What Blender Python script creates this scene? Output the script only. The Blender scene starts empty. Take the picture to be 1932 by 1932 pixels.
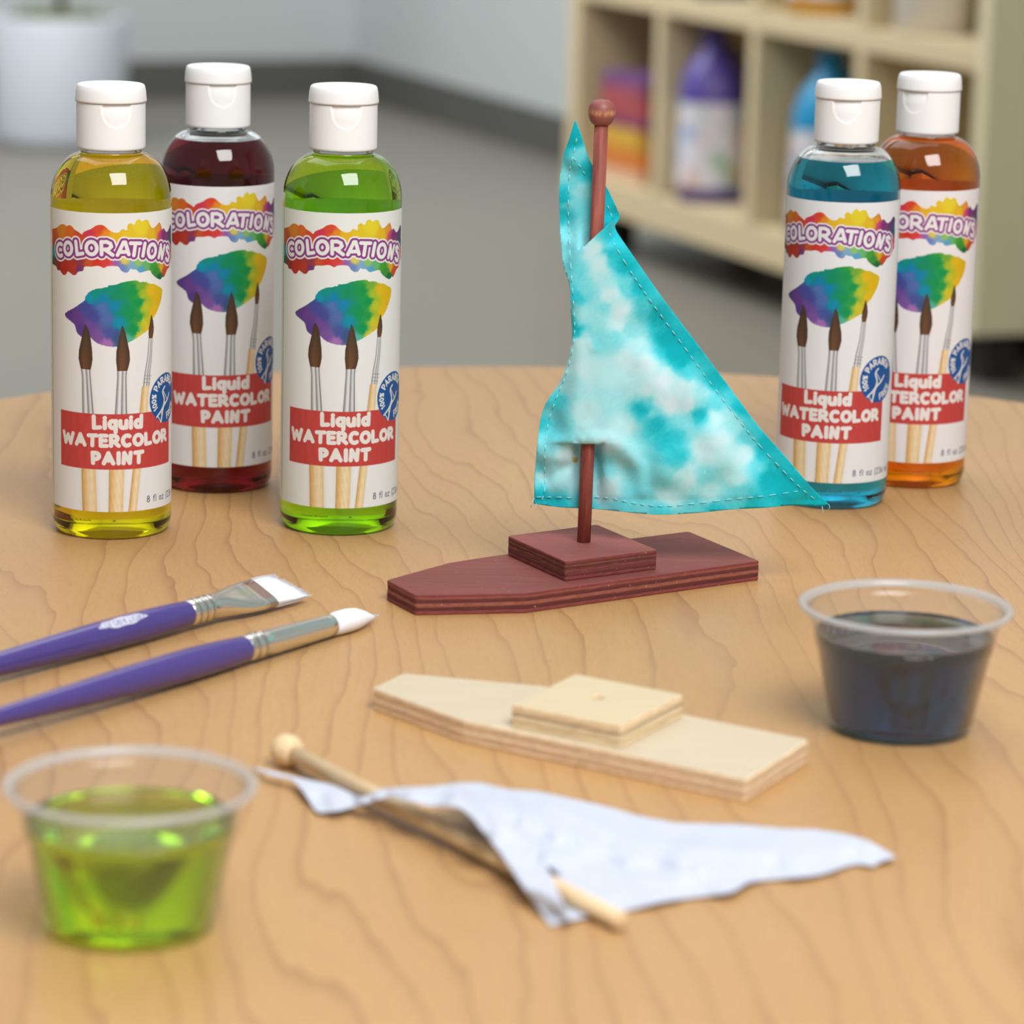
import bpy, bmesh, math, random
import numpy as np
from math import sin, cos, tan, pi, radians, atan2, sqrt, hypot
from mathutils import Vector, Matrix, noise
from mathutils.geometry import delaunay_2d_cdt

# ------------------------------------------------------------------ camera, light, exposure
S = bpy.context.scene
COL = S.collection
TZ = 0.56                                   # height of the table top above the floor
F_PX, PITCH, ROLL, HC = 6300.0, radians(12.6), radians(1.4), 0.307
CAM = Vector((0, 0, TZ + HC))
FW = Vector((0, cos(PITCH), -sin(PITCH))); RT = Vector((1, 0, 0)); UP = Vector((0, sin(PITCH), cos(PITCH)))
cd = bpy.data.cameras.new('camera'); cam = bpy.data.objects.new('camera', cd); COL.objects.link(cam)
xc = RT*cos(ROLL) + UP*sin(ROLL); yc = -RT*sin(ROLL) + UP*cos(ROLL)
cam.matrix_world = Matrix(((xc.x, yc.x, -FW.x, CAM.x), (xc.y, yc.y, -FW.y, CAM.y), (xc.z, yc.z, -FW.z, CAM.z), (0, 0, 0, 1)))
cd.sensor_width = 36; cd.lens = 36*F_PX/1932; cd.clip_start = 0.05; cd.clip_end = 60
cd.dof.use_dof = True; cd.dof.focus_distance = 1.31; cd.dof.aperture_fstop = cd.lens/1000/0.0105
cd.dof.aperture_blades = 0
S.camera = cam

def lin(c):
    return tuple((v/255/12.92 if v/255 <= 0.04045 else ((v/255+0.055)/1.055)**2.4) for v in c[:3]) + (1.0,)

w = bpy.data.worlds.new('world'); S.world = w; w.use_nodes = True
bg = w.node_tree.nodes['Background']; bg.inputs[0].default_value = (0.93, 0.965, 1.0, 1); bg.inputs[1].default_value = 0.34

def area(name, loc, target, size, energy, color, sy=None):
    l = bpy.data.lights.new(name, 'AREA'); l.shape = 'RECTANGLE'; l.size = size; l.size_y = sy or size
    l.energy = energy; l.color = color
    o = bpy.data.objects.new(name, l); COL.objects.link(o); o.location = loc
    o.rotation_euler = (Vector(target)-Vector(loc)).to_track_quat('-Z', 'Y').to_euler()
    return o
area('key_softbox', (0.50, -0.05, TZ+1.62), (0.0, 1.25, TZ+0.05), 1.05, 50, (1.0, 0.985, 0.965))
area('ceiling_panel_light', (-0.4, 2.4, 2.9), (-0.1, 1.4, TZ), 2.2, 27, (0.97, 0.985, 1.0))
area('room_light', (-1.5, 5.5, 3.2), (-0.3, 7.5, 0.3), 2.6, 170, (0.97, 0.985, 1.0))

S.view_settings.view_transform = 'Standard'; S.view_settings.look = 'None'
S.view_settings.gamma = 1; S.view_settings.use_curve_mapping = False
S.view_settings.exposure = 0.1
S.cycles.use_denoising = True
S.cycles.max_bounces = 14; S.cycles.transmission_bounces = 14; S.cycles.transparent_max_bounces = 12
S.cycles.diffuse_bounces = 4; S.cycles.glossy_bounces = 6; S.cycles.volume_bounces = 0
S.cycles.caustics_reflective = False; S.cycles.sample_clamp_indirect = 6.0

# ------------------------------------------------------------------ helpers
def ray(x, y):
    dx = x-966; dy = y-966
    a = dx*cos(ROLL)+dy*sin(ROLL); b = -dx*sin(ROLL)+dy*cos(ROLL)
    return FW + RT*(a/F_PX) - UP*(b/F_PX)
def on_z(x, y, z=0.0):                       # point of a height above the table top
    d = ray(x, y); t = (TZ+z-CAM.z)/d.z; return CAM + d*t
def on_floor(x, y, z=0.0):
    return on_z(x, y, z-TZ)
def on_y(x, y, Y):
    d = ray(x, y); return CAM + d*(Y/d.y)

def link(name, me, mats, parent=None, smooth=True, loc=None):
    o = bpy.data.objects.new(name, me); COL.objects.link(o)
    for m in (mats if isinstance(mats, (list, tuple)) else [mats]):
        if me.materials.find(m.name) < 0: me.materials.append(m)
    if smooth is not None: me.polygons.foreach_set('use_smooth', [bool(smooth)]*len(me.polygons))
    if parent: o.parent = parent
    if loc is not None: o.location = loc
    return o
def mesh(name, vs, fs, mats, parent=None, smooth=True, loc=None, org=None):
    if org is not None: vs = [Vector(v)-Vector(org) for v in vs]
    me = bpy.data.meshes.new(name); me.from_pydata([tuple(v) for v in vs], [], fs); me.update()
    return link(name, me, mats, parent, smooth, loc)
def thing(name, label, cat, loc=(0, 0, 0), rz=0.0, group=None):
    o = bpy.data.objects.new(name, None); COL.objects.link(o); o.location = loc; o.rotation_euler = (0, 0, rz)
    o.empty_display_size = 0.02
    tag(o, label, cat, group); return o
def tag(o, label, cat, group=None, kind=None):
    if label: o['label'] = label
    if cat: o['category'] = cat
    if group: o['group'] = group
    if kind: o['kind'] = kind
    return o
def lathe(prof, seg=96, off=(0, 0, 0)):
    vs = []; fs = []; ids = []
    for r, z in prof:
        if r < 1e-7:
            ids.append([len(vs)]); vs.append((off[0], off[1], off[2]+z))
        else:
            ids.append(list(range(len(vs), len(vs)+seg)))
            for k in range(seg):
                a = 2*pi*k/seg; vs.append((off[0]+r*cos(a), off[1]+r*sin(a), off[2]+z))
    for A, B in zip(ids, ids[1:]):
        for k in range(seg):
            k2 = (k+1) % seg
            if len(A) == 1 and len(B) == 1: continue
            if len(A) == 1: fs.append((A[0], B[k2], B[k]))
            elif len(B) == 1: fs.append((A[k], A[k2], B[0]))
            else: fs.append((A[k], A[k2], B[k2], B[k]))
    return vs, fs
def fix(o):
    bm = bmesh.new(); bm.from_mesh(o.data); bmesh.ops.recalc_face_normals(bm, faces=bm.faces); bm.to_mesh(o.data); bm.free(); return o
def sweep(sections, seg=32):
    """rings along +X: (x, half_y, half_z, exponent, yoff, zoff); capped."""
    vs = []; fs = []
    for sct in sections:
        x, hy, hz, e, yo, zo = sct
        for k in range(seg):
            a = 2*pi*k/seg; c, s_ = cos(a), sin(a)
            vs.append((x, yo+hy*math.copysign(abs(c)**(2/e), c), zo+hz*math.copysign(abs(s_)**(2/e), s_)))
    n = len(sections)
    for i in range(n-1):
        for k in range(seg):
            k2 = (k+1) % seg; a = i*seg
            fs.append((a+k, a+seg+k, a+seg+k2, a+k2))
    fs.append(tuple(range(seg))); fs.append(tuple(reversed(range((n-1)*seg, n*seg))))
    return vs, fs
def box(x0, x1, y0, y1, z0, z1):
    v = [(x, y, z) for z in (z0, z1) for x, y in ((x0, y0), (x1, y0), (x1, y1), (x0, y1))]
    return v, [(3, 2, 1, 0), (4, 5, 6, 7), (0, 1, 5, 4), (1, 2, 6, 5), (2, 3, 7, 6), (3, 0, 4, 7)]
def bevel(o, wd, seg=2, ang=30):
    m = o.modifiers.new('bevel', 'BEVEL'); m.width = wd; m.segments = seg; m.limit_method = 'ANGLE'; m.angle_limit = radians(ang); return o
def tube(pts, r, seg=6):
    vs = []; fs = []; n = len(pts)
    for i, p in enumerate(pts):
        p = Vector(p); d = Vector(pts[min(i+1, n-1)])-Vector(pts[max(i-1, 0)])
        d.normalize(); a = d.orthogonal().normalized(); b = d.cross(a)
        for k in range(seg):
            t = 2*pi*k/seg; vs.append(p + a*(r*cos(t)) + b*(r*sin(t)))
    for i in range(n-1):
        for k in range(seg): fs.append((i*seg+k, i*seg+(k+1) % seg, (i+1)*seg+(k+1) % seg, (i+1)*seg+k))
    fs.append(tuple(reversed(range(seg)))); fs.append(tuple(range((n-1)*seg, n*seg)))
    return vs, fs
def merge(parts):
    V = []; Fc = []
    for vs, fs in parts:
        o = len(V); V += [tuple(v) for v in vs]; Fc += [tuple(i+o for i in f) for f in fs]
    return V, Fc
def catmull(pts, n=6, closed=True, sharp=()):
    out = []; N = len(pts)
    rng = range(N if closed else N-1)
    for i in rng:
        p1 = pts[i]; p2 = pts[(i+1) % N]
        p0 = pts[(i-1) % N] if (closed or i > 0) else p1
        p3 = pts[(i+2) % N] if (closed or i+2 < N) else p2
        if i in sharp: p0 = (2*p1[0]-p2[0], 2*p1[1]-p2[1])
        if (i+1) % N in sharp: p3 = (2*p2[0]-p1[0], 2*p2[1]-p1[1])
        for k in range(n):
            t = k/n; t2 = t*t; t3 = t2*t
            out.append(tuple(0.5*(2*p1[j]+(-p0[j]+p2[j])*t+(2*p0[j]-5*p1[j]+4*p2[j]-p3[j])*t2+(-p0[j]+3*p1[j]-3*p2[j]+p3[j])*t3) for j in (0, 1)))
    if not closed: out.append(pts[-1])
    return out
def sm(t): t = max(0.0, min(1.0, t)); return t*t*(3-2*t)
def idw(pts, x, y, k=1, pw=3.0, eps=4.0):
    sw = 0; sv = 0
    for q in pts:
        d = ((x-q[0])**2+(y-q[1])**2+eps)**(-pw/2); sw += d; sv += d*q[2]
    return sv/sw

# ------------------------------------------------------------------ node materials
class NT:
    def __init__(s, name):
        s.m = bpy.data.materials.new(name); s.m.use_nodes = True; s.t = s.m.node_tree; s.t.nodes.clear()
        s.out = s.n('ShaderNodeOutputMaterial')
    def n(s, ty, **kw):
        nd = s.t.nodes.new(ty)
        for k, v in kw.items(): setattr(nd, k, v)
        return nd
    def set(s, sock, v):
        if hasattr(v, 'is_linked') or isinstance(v, bpy.types.NodeSocket): s.t.links.new(v, sock)
        else: sock.default_value = v
    def math(s, op, a, b=0.0, c=0.0, clamp=False):
        nd = s.n('ShaderNodeMath', operation=op, use_clamp=clamp)
        s.set(nd.inputs[0], a); s.set(nd.inputs[1], b); s.set(nd.inputs[2], c); return nd.outputs[0]
    def mix(s, f, a, b, bt='MIX'):
        nd = s.n('ShaderNodeMix', data_type='RGBA', blend_type=bt)
        s.set(nd.inputs[0], f); s.set(nd.inputs[6], a); s.set(nd.inputs[7], b); return nd.outputs[2]
    def coord(s, kind='Object', scale=(1, 1, 1), rot=(0, 0, 0), loc=(0, 0, 0)):
        c = s.n('ShaderNodeTexCoord'); mp = s.n('ShaderNodeMapping')
        s.t.links.new(c.outputs[kind], mp.inputs[0]); mp.inputs[1].default_value = loc; mp.inputs[2].default_value = rot; mp.inputs[3].default_value = scale
        return mp.outputs[0]
    def noise(s, vec, scale=1.0, detail=2.0, rough=0.5, dist=0.0):
        nd = s.n('ShaderNodeTexNoise'); s.t.links.new(vec, nd.inputs['Vector'])
        nd.inputs['Scale'].default_value = scale; nd.inputs['Detail'].default_value = detail; nd.inputs['Roughness'].default_value = rough; nd.inputs['Distortion'].default_value = dist
        return nd.outputs['Fac']
    def ramp(s, f, stops, interp='LINEAR'):
        nd = s.n('ShaderNodeValToRGB'); s.t.links.new(f, nd.inputs[0]); r = nd.color_ramp; r.interpolation = interp
        while len(r.elements) < len(stops): r.elements.new(0.5)
        for e, (p, c) in zip(r.elements, stops): e.position = p; e.color = c
        return nd.outputs[0]
    def bump(s, h, strength=0.3, dist=0.001):
        nd = s.n('ShaderNodeBump'); s.set(nd.inputs['Height'], h); nd.inputs['Strength'].default_value = strength; nd.inputs['Distance'].default_value = dist; return nd.outputs[0]
    def bsdf(s, color, rough=0.5, **kw):
        b = s.n('ShaderNodeBsdfPrincipled'); s.set(b.inputs['Base Color'], color); s.set(b.inputs['Roughness'], rough)
        for k, v in kw.items(): s.set(b.inputs[k.replace('_', ' ')], v)
        return b
    def done(s, sh, vol=None):
        s.t.links.new(sh, s.out.inputs[0])
        if vol: s.t.links.new(vol, s.out.inputs[1])
        return s.m
def plain(name, c, rough=0.5, var=0.04, vscale=30, **kw):
    t = NT(name); n = t.noise(t.coord(), vscale, 3)
    a = lin(c); b = tuple(v*(1-var*2) for v in a[:3])+(1,)
    return t.done(t.bsdf(t.mix(n, a, b), rough, **kw).outputs[0])
def fabric_ports(t): pass

# table wood
def mat_table():
    t = NT('maple_laminate'); az = radians(7.1)
    v = t.coord('Object', rot=(0, 0, -az))
    sp = t.n('ShaderNodeSeparateXYZ'); t.t.links.new(v, sp.inputs[0]); X = sp.outputs[0]
    n1 = t.noise(t.coord('Object', rot=(0, 0, -az), scale=(7, 1.5, 1)), 1, 2.0, 0.5)
    n2 = t.noise(t.coord('Object', rot=(0, 0, -az), scale=(60, 14, 1)), 1, 2.0, 0.5)
    val = t.math('ADD', t.math('MULTIPLY', X, 62.0), t.math('ADD', t.math('MULTIPLY', n1, 13.0), t.math('MULTIPLY', n2, 0.9)))
    fr = t.math('FRACT', val)
    line = t.math('POWER', fr, 9.0)
    fr2 = t.math('FRACT', t.math('MULTIPLY', val, 3.0)); line2 = t.math('POWER', fr2, 5.0)
    pres = t.noise(t.coord('Object', rot=(0, 0, -az), scale=(16, 5, 1), loc=(3, 1, 0)), 1, 2.0)
    fine = t.noise(t.coord('Object', rot=(0, 0, -az), scale=(1500, 160, 1)), 1, 2.0, 0.6)
    big = t.noise(t.coord('Object', rot=(0, 0, -az), scale=(14, 3, 1), loc=(9, 4, 0)), 1, 3.0, 0.5)
    c = t.ramp(big, [(0.3, lin((177, 137, 88))), (0.7, lin((185, 146, 97)))])
    c = t.mix(t.math('MULTIPLY', t.math('MULTIPLY', line2, 0.28), pres), c, lin((156, 114, 76)))
    c = t.mix(t.math('MULTIPLY', line, t.math('MULTIPLY', t.math('ADD', pres, 0.1), 0.85), clamp=True), c, lin((136, 92, 62)))
    c = t.mix(t.math('MULTIPLY', t.math('SUBTRACT', fine, 0.42, clamp=True), 0.7), c, lin((150, 108, 72)))
    b = t.bsdf(c, 0.42, Specular_IOR_Level=0.35)
    return t.done(b.outputs[0])
M = {}
M['table'] = mat_table()
M['edge'] = plain('table_edge_band', (214, 170, 124), 0.5)
M['metal_leg'] = plain('grey_leg_metal', (110, 112, 114), 0.35, Metallic=0.7)

def mat_ply(name, top, tops2, bands, grain_ang, rough=0.7, thick=0.0078, specks=0.0, edge_dark=None):
    t = NT(name)
    g1 = t.noise(t.coord('Object', rot=(0, 0, -grain_ang), scale=(40, 420, 60)), 1, 3.0, 0.6)
    g2 = t.noise(t.coord('Object', rot=(0, 0, -grain_ang), scale=(14, 60, 30), loc=(1, 2, 0)), 1, 2.0, 0.5)
    ct = t.mix(g1, lin(top), lin(tops2)); ct = t.mix(t.math('MULTIPLY', g2, 0.45), ct, lin(tops2))
    v = t.coord('Object'); sp = t.n('ShaderNodeSeparateXYZ'); t.t.links.new(v, sp.inputs[0])
    nz = t.noise(t.coord('Object', scale=(60, 60, 300)), 1, 3.0, 0.6)
    zz = t.math('ADD', t.math('DIVIDE', sp.outputs[2], thick), t.math('MULTIPLY', t.math('SUBTRACT', nz, 0.5), 0.10))
    cs = t.ramp(zz, [(p, lin(c)) for p, c in bands])
    fib = t.noise(t.coord('Object', scale=(300, 300, 900)), 1, 3.0, 0.7)
    cs = t.mix(t.math('MULTIPLY', t.math('SUBTRACT', fib, 0.45, clamp=True), 1.6), cs, tuple(v*0.45 for v in lin(bands[0][1])[:3])+(1,))
    ge = t.n('ShaderNodeNewGeometry'); sn = t.n('ShaderNodeSeparateXYZ'); t.t.links.new(ge.outputs['Normal'], sn.inputs[0])
    f = t.math('GREATER_THAN', t.math('ABSOLUTE', sn.outputs[2]), 0.75)
    c = t.mix(f, cs, ct)
    if specks:
        s1 = t.noise(t.coord('Object', scale=(1, 1, 1)), 900, 1.0)
        c = t.mix(t.math('MULTIPLY', t.math('GREATER_THAN', s1, 0.765), specks), c, lin((215, 165, 130)))
    b = t.bsdf(c, rough, Specular_IOR_Level=0.25); t.set(b.inputs['Normal'], t.bump(t.math('ADD', g1, fib), 0.35, 0.0004))
    return t.done(b.outputs[0])
HANG = radians(34); NANG = radians(-33.5)
red_b = [(0.0, (128, 62, 60)), (0.17, (132, 66, 62)), (0.22, (88, 42, 42)), (0.38, (92, 44, 42)), (0.42, (150, 88, 72)), (0.55, (144, 84, 70)), (0.60, (92, 46, 45)), (0.76, (100, 50, 46)), (0.80, (148, 86, 72)), (0.86, (140, 74, 66)), (0.9, (118, 58, 56)), (1.0, (116, 56, 54))]
red_c = [(0.0, (118, 56, 58)), (0.18, (126, 62, 60)), (0.22, (92, 46, 46)), (0.40, (112, 58, 54)), (0.5, (124, 66, 60)), (0.56, (98, 50, 50)), (0.68, (92, 48, 44)), (0.74, (126, 78, 58)), (0.8, (90, 48, 44)), (0.9, (120, 60, 56)), (1.0, (120, 60, 58))]
nat_b = [(0.0, (228, 200, 165)), (0.18, (232, 206, 170)), (0.22, (202, 168, 132)), (0.38, (212, 180, 145)), (0.42, (235, 212, 180)), (0.56, (232, 206, 172)), (0.60, (205, 172, 138)), (0.78, (216, 188, 152)), (0.82, (238, 216, 184)), (1.0, (236, 214, 180))]
nat_c = [(0.0, (232, 208, 165)), (0.2, (236, 212, 170)), (0.26, (160, 140, 112)), (0.32, (226, 202, 160)), (0.46, (240, 222, 188)), (0.52, (170, 150, 122)), (0.62, (170, 148, 118)), (0.68, (232, 206, 168)), (1.0, (232, 204, 165))]
M['red_hull'] = mat_ply('stained_plywood_hull', (142, 80, 72), (108, 58, 54), red_b, HANG, specks=0.7)
M['red_cabin'] = mat_ply('stained_plywood_cabin', (150, 88, 80), (122, 66, 64), red_c, HANG, specks=0.6)
M['nat_hull'] = mat_ply('bare_plywood_hull', (202, 190, 168), (190, 175, 148), nat_b, NANG)
M['nat_cabin'] = mat_ply('bare_plywood_cabin', (205, 190, 158), (194, 178, 146), nat_c, NANG)
def mat_dowel(name, a, b, c, band=None):
    t = NT(name)
    g = t.noise(t.coord('Object', scale=(700, 700, 50)), 1, 3.0, 0.6)
    cc = t.ramp(g, [(0.3, lin(a)), (0.55, lin(b)), (0.75, lin(c))])
    bs = t.bsdf(cc, 0.6, Specular_IOR_Level=0.3); t.set(bs.inputs['Normal'], t.bump(g, 0.3, 0.0003)); return t.done(bs.outputs[0])
M['red_dowel'] = mat_dowel('stained_dowel', (112, 56, 50), (146, 78, 68), (168, 100, 86))
M['nat_dowel'] = mat_dowel('bare_dowel', (206, 176, 134), (222, 196, 156), (230, 206, 168))
def mat_bead():
    t = NT('stained_bead'); v = t.coord('Object'); sp = t.n('ShaderNodeSeparateXYZ'); t.t.links.new(v, sp.inputs[0])
    g = t.noise(t.coord('Object', scale=(900, 900, 220)), 1, 3.0, 0.6)
    z = t.math('DIVIDE', sp.outputs[2], 0.0095)
    band = t.math('SUBTRACT', 1.0, t.math('MULTIPLY', t.math('ABSOLUTE', t.math('SUBTRACT', z, 0.50)), 6.0), clamp=True)
    c = t.mix(g, lin((120, 62, 58)), lin((150, 86, 78)))
    c = t.mix(t.math('MULTIPLY', band, t.math('MULTIPLY', t.math('SUBTRACT', g, 0.3, clamp=True), 3.0, clamp=True), clamp=True), c, lin((205, 150, 108)))
    return t.done(t.bsdf(c, 0.5).outputs[0])
M['red_bead'] = mat_bead()

def mat_glass(name, ior=1.5, rough=0.0, tint=(1, 1, 1, 1)):
    t = NT(name); g = t.n('ShaderNodeBsdfGlass'); g.inputs['Color'].default_value = tint; g.inputs['IOR'].default_value = ior; g.inputs['Roughness'].default_value = rough
    return t.done(g.outputs[0])
def mat_liquid(name, T, L=0.048, ior=1.34):
    t = NT(name); g = t.n('ShaderNodeBsdfGlass'); g.inputs['IOR'].default_value = ior; g.inputs['Roughness'].default_value = 0.0
    sg = [-math.log(v)/L for v in T]; d = max(sg)
    v = t.n('ShaderNodeVolumeAbsorption'); v.inputs['Color'].default_value = tuple(1-s_/d for s_ in sg)+(1,); v.inputs['Density'].default_value = d
    return t.done(g.outputs[0], v.outputs[0])
M['clear'] = mat_glass('clear_plastic', 1.5, 0.0)
M['yellow'] = mat_liquid('yellow_watercolor', (0.97, 0.80, 0.0008), ior=0.8933); M['yellow_top'] = mat_liquid('yellow_watercolor_surface', (0.97, 0.80, 0.0008))
M['red'] = mat_liquid('red_watercolor', (0.13, 0.0015, 0.004), ior=0.8933); M['red_top'] = mat_liquid('red_watercolor_surface', (0.13, 0.0015, 0.004))
M['green'] = mat_liquid('green_watercolor', (0.32, 0.87, 0.001), ior=0.8933); M['green_top'] = mat_liquid('green_watercolor_surface', (0.32, 0.87, 0.001))
M['blue'] = mat_liquid('blue_watercolor', (0.0008, 0.46, 0.72), ior=0.8933); M['blue_top'] = mat_liquid('blue_watercolor_surface', (0.0008, 0.46, 0.72))
M['orange'] = mat_liquid('orange_watercolor', (0.98, 0.20, 0.0004), ior=0.8933); M['orange_top'] = mat_liquid('orange_watercolor_surface', (0.98, 0.20, 0.0004))
M['cup_green'] = mat_liquid('lime_watercolor', (0.56, 0.90, 0.0003))
M['cup_blue'] = mat_liquid('deep_blue_watercolor', (0.002, 0.055, 0.13))
def mat_cup(name, milk, rough):
    t = NT(name)
    tr = t.n('ShaderNodeBsdfTransparent'); tr.inputs[0].default_value = (0.97, 0.97, 0.97, 1)
    df = t.n('ShaderNodeBsdfDiffuse'); df.inputs[0].default_value = lin((225, 228, 230))
    tl = t.n('ShaderNodeBsdfTranslucent'); tl.inputs[0].default_value = lin((235, 236, 238))
    m1 = t.n('ShaderNodeMixShader'); m1.inputs[0].default_value = 0.5; t.t.links.new(df.outputs[0], m1.inputs[1]); t.t.links.new(tl.outputs[0], m1.inputs[2])
    m2 = t.n('ShaderNodeMixShader'); m2.inputs[0].default_value = milk; t.t.links.new(tr.outputs[0], m2.inputs[1]); t.t.links.new(m1.outputs[0], m2.inputs[2])
    gl = t.n('ShaderNodeBsdfGlossy'); gl.inputs['Roughness'].default_value = rough
    lw = t.n('ShaderNodeLayerWeight'); lw.inputs[0].default_value = 0.5; frv = t.math('ADD', t.math('MULTIPLY', t.math('POWER', lw.outputs['Facing'], 5.0), 0.9), 0.035)
    m3 = t.n('ShaderNodeMixShader'); t.t.links.new(t.math('MULTIPLY', frv, 0.8), m3.inputs[0]); t.t.links.new(m2.outputs[0], m3.inputs[1]); t.t.links.new(gl.outputs[0], m3.inputs[2])
    return t.done(m3.outputs[0])
M['cup_wall'] = mat_cup('frosted_cup_wall', 0.045, 0.22)
M['cup_rim'] = mat_cup('frosted_cup_rim', 0.42, 0.25)
M['cap'] = plain('white_cap_plastic', (236, 237, 238), 0.38, 0.01, Subsurface_Weight=0.0)
def mat_attr(name, rough, transl=0.0, bumpy=0.0, bscale=2000, sheen=0.0):
    t = NT(name); a = t.n('ShaderNodeAttribute', attribute_name='Col'); col = a.outputs['Color']
    b = t.bsdf(col, rough, Specular_IOR_Level=0.4 if not sheen else 0.1)
    if sheen: b.inputs['Sheen Weight'].default_value = sheen
    if bumpy: t.set(b.inputs['Normal'], t.bump(t.noise(t.coord(), bscale, 2.0), bumpy, 0.0003))
    if transl:
        tl = t.n('ShaderNodeBsdfTranslucent'); t.set(tl.inputs[0], col); m = t.n('ShaderNodeMixShader'); m.inputs[0].default_value = transl
        t.t.links.new(b.outputs[0], m.inputs[1]); t.t.links.new(tl.outputs[0], m.inputs[2]); return t.done(m.outputs[0])
    return t.done(b.outputs[0])
M['label'] = mat_attr('printed_label', 0.5, 0.28)
M['decal'] = mat_attr('printed_handle_mark', 0.4)
def mat_cloth(name, attr, c=None, transl=0.25):
    t = NT(name)
    if attr: a = t.n('ShaderNodeAttribute', attribute_name='Col'); col = a.outputs['Color']
    else: col = lin(c)
    wv = t.noise(t.coord('Object', scale=(1, 1, 1)), 1800, 3.0, 0.7)
    wr = t.noise(t.coord('Object', scale=(1, 1, 1)), 70, 3.0, 0.6)
    b = t.bsdf(col, 0.85, Specular_IOR_Level=0.1, Sheen_Weight=0.15)
    t.set(b.inputs['Normal'], t.bump(t.math('ADD', t.math('MULTIPLY', wv, 0.10), t.math('MULTIPLY', wr, 0.6)), 0.25, 0.0012))
    tl = t.n('ShaderNodeBsdfTranslucent'); t.set(tl.inputs[0], col); m = t.n('ShaderNodeMixShader'); m.inputs[0].default_value = transl
    t.t.links.new(b.outputs[0], m.inputs[1]); t.t.links.new(tl.outputs[0], m.inputs[2]); return t.done(m.outputs[0])
M['sail'] = mat_cloth('dyed_cotton', True)
M['white_cloth'] = mat_cloth('white_cotton', False, (212, 218, 232))
M['thread'] = plain('pale_thread', (150, 226, 232), 0.8)
M['purple'] = plain('purple_lacquer', (72, 58, 128), 0.22, 0.02, Coat_Weight=0.5, Coat_Roughness=0.1)
M['ferrule'] = plain('nickel_ferrule', (240, 237, 228), 0.24, 0.01, Metallic=1.0)
M['ferrule_flat'] = plain('nickel_ferrule_brushed', (205, 205, 202), 0.35, 0.02, Metallic=1.0)
M['bristle'] = plain('white_bristle', (240, 244, 252), 0.5, 0.03, 400)
M['floor'] = plain('grey_floor', (122, 118, 108), 0.45, 0.03, 3)
M['wall'] = plain('grey_white_wall', (188, 193, 192), 0.8, 0.01, 2)
M['base'] = plain('dark_grey_baseboard', (88, 87, 82), 0.5)
M['birch'] = plain('pale_birch', (206, 188, 150), 0.5, 0.02, 6)
M['birch_side'] = plain('pale_birch_side', (214, 202, 166), 0.5, 0.02, 6)
M['dark'] = plain('dark_plinth', (30, 27, 22), 0.6)
M['pot'] = plain('pale_grey_pot', (196, 201, 208), 0.5, 0.01, 8)
M['moss'] = plain('green_moss', (112, 118, 78), 0.9, 0.2, 90)
M['trunk'] = plain('brown_trunk', (96, 74, 36), 0.8, 0.1, 60)
M['leaf'] = plain('green_leaf', (70, 110, 50), 0.5, 0.1, 20)
M['jug_purple'] = plain('purple_jug', (82, 66, 146), 0.35)
M['jug_blue'] = plain('blue_jug', (20, 138, 186), 0.35)
M['jug_amber'] = plain('amber_jug', (216, 160, 44), 0.35)
M['jug_navy'] = plain('navy_jug', (40, 78, 116), 0.35)
M['jug_white'] = plain('white_jug', (226, 220, 210), 0.35)
def mat_juglabel(name, base, c2, c3, c4):
    t = NT(name); n = t.noise(t.coord('Object', scale=(1, 1, 1)), 16, 1.0); n2 = t.noise(t.coord('Object', loc=(4, 2, 1)), 20, 1.0); n3 = t.noise(t.coord('Object', loc=(1, 7, 3)), 18, 1.0)
    c = t.mix(t.math('MULTIPLY', t.math('SUBTRACT', n, 0.52, clamp=True), 6.0, clamp=True), lin(base), lin(c2))
    c = t.mix(t.math('MULTIPLY', t.math('SUBTRACT', n2, 0.56, clamp=True), 6.0, clamp=True), c, lin(c3))
    c = t.mix(t.math('MULTIPLY', t.math('SUBTRACT', n3, 0.57, clamp=True), 6.0, clamp=True), c, lin(c4))
    return t.done(t.bsdf(c, 0.5).outputs[0])
M['jlabel'] = mat_juglabel('jug_label_print', (218, 214, 222), (120, 160, 205), (130, 180, 140), (214, 160, 120))
for nm, c in (('violet', (110, 70, 120)), ('magenta', (158, 76, 92)), ('crimson', (168, 72, 72)), ('plum', (130, 60, 96)), ('yellow', (206, 160, 50)), ('orange', (206, 120, 44)), ('peach', (206, 168, 140))):
    M['sheet_'+nm] = plain('craft_paper_'+nm, c, 0.7)

# ------------------------------------------------------------------ the room
K = Vector((-0.45, 8.9, 0)); dr = Vector((0.37, -0.929, 0)); db = Vector((-0.929, -0.37, 0))
def st(o): o['kind'] = 'structure'; return o
st(mesh('floor', [(-7, -3, 0), (7, -3, 0), (7, 12, 0), (-7, 12, 0)], [(0, 1, 2, 3)], M['floor'], smooth=False))
def wallbox(name, p0, d, L, nrm, thick, z0, z1, mat):
    a = p0; b = p0+d*L; q = nrm*thick
    vs = [Vector((p.x, p.y, z)) for z in (z0, z1) for p in (a, b, b+q, a+q)]
    fs = [(3, 2, 1, 0), (4, 5, 6, 7), (0, 1, 5, 4), (1, 2, 6, 5), (2, 3, 7, 6), (3, 0, 4, 7)]
    return st(fix(mesh(name, vs, fs, mat, smooth=False)))
nb = -dr; nr = -db            # outward normals of the back and the right wall
wallbox('wall_back', K - db*0.0, db, 6.0, nb, 0.12, 0, 2.8, M['wall'])
wallbox('wall_right', K, dr, 9.0, nr, 0.12, 0, 2.8, M['wall'])
wallbox('baseboard_back', K + dr*0.012, db, 6.0, nb, 0.012, 0, 0.10, M['base'])
wallbox('baseboard_right', K + db*0.012, dr, 9.0, nr, 0.012, 0, 0.10, M['base'])

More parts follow.
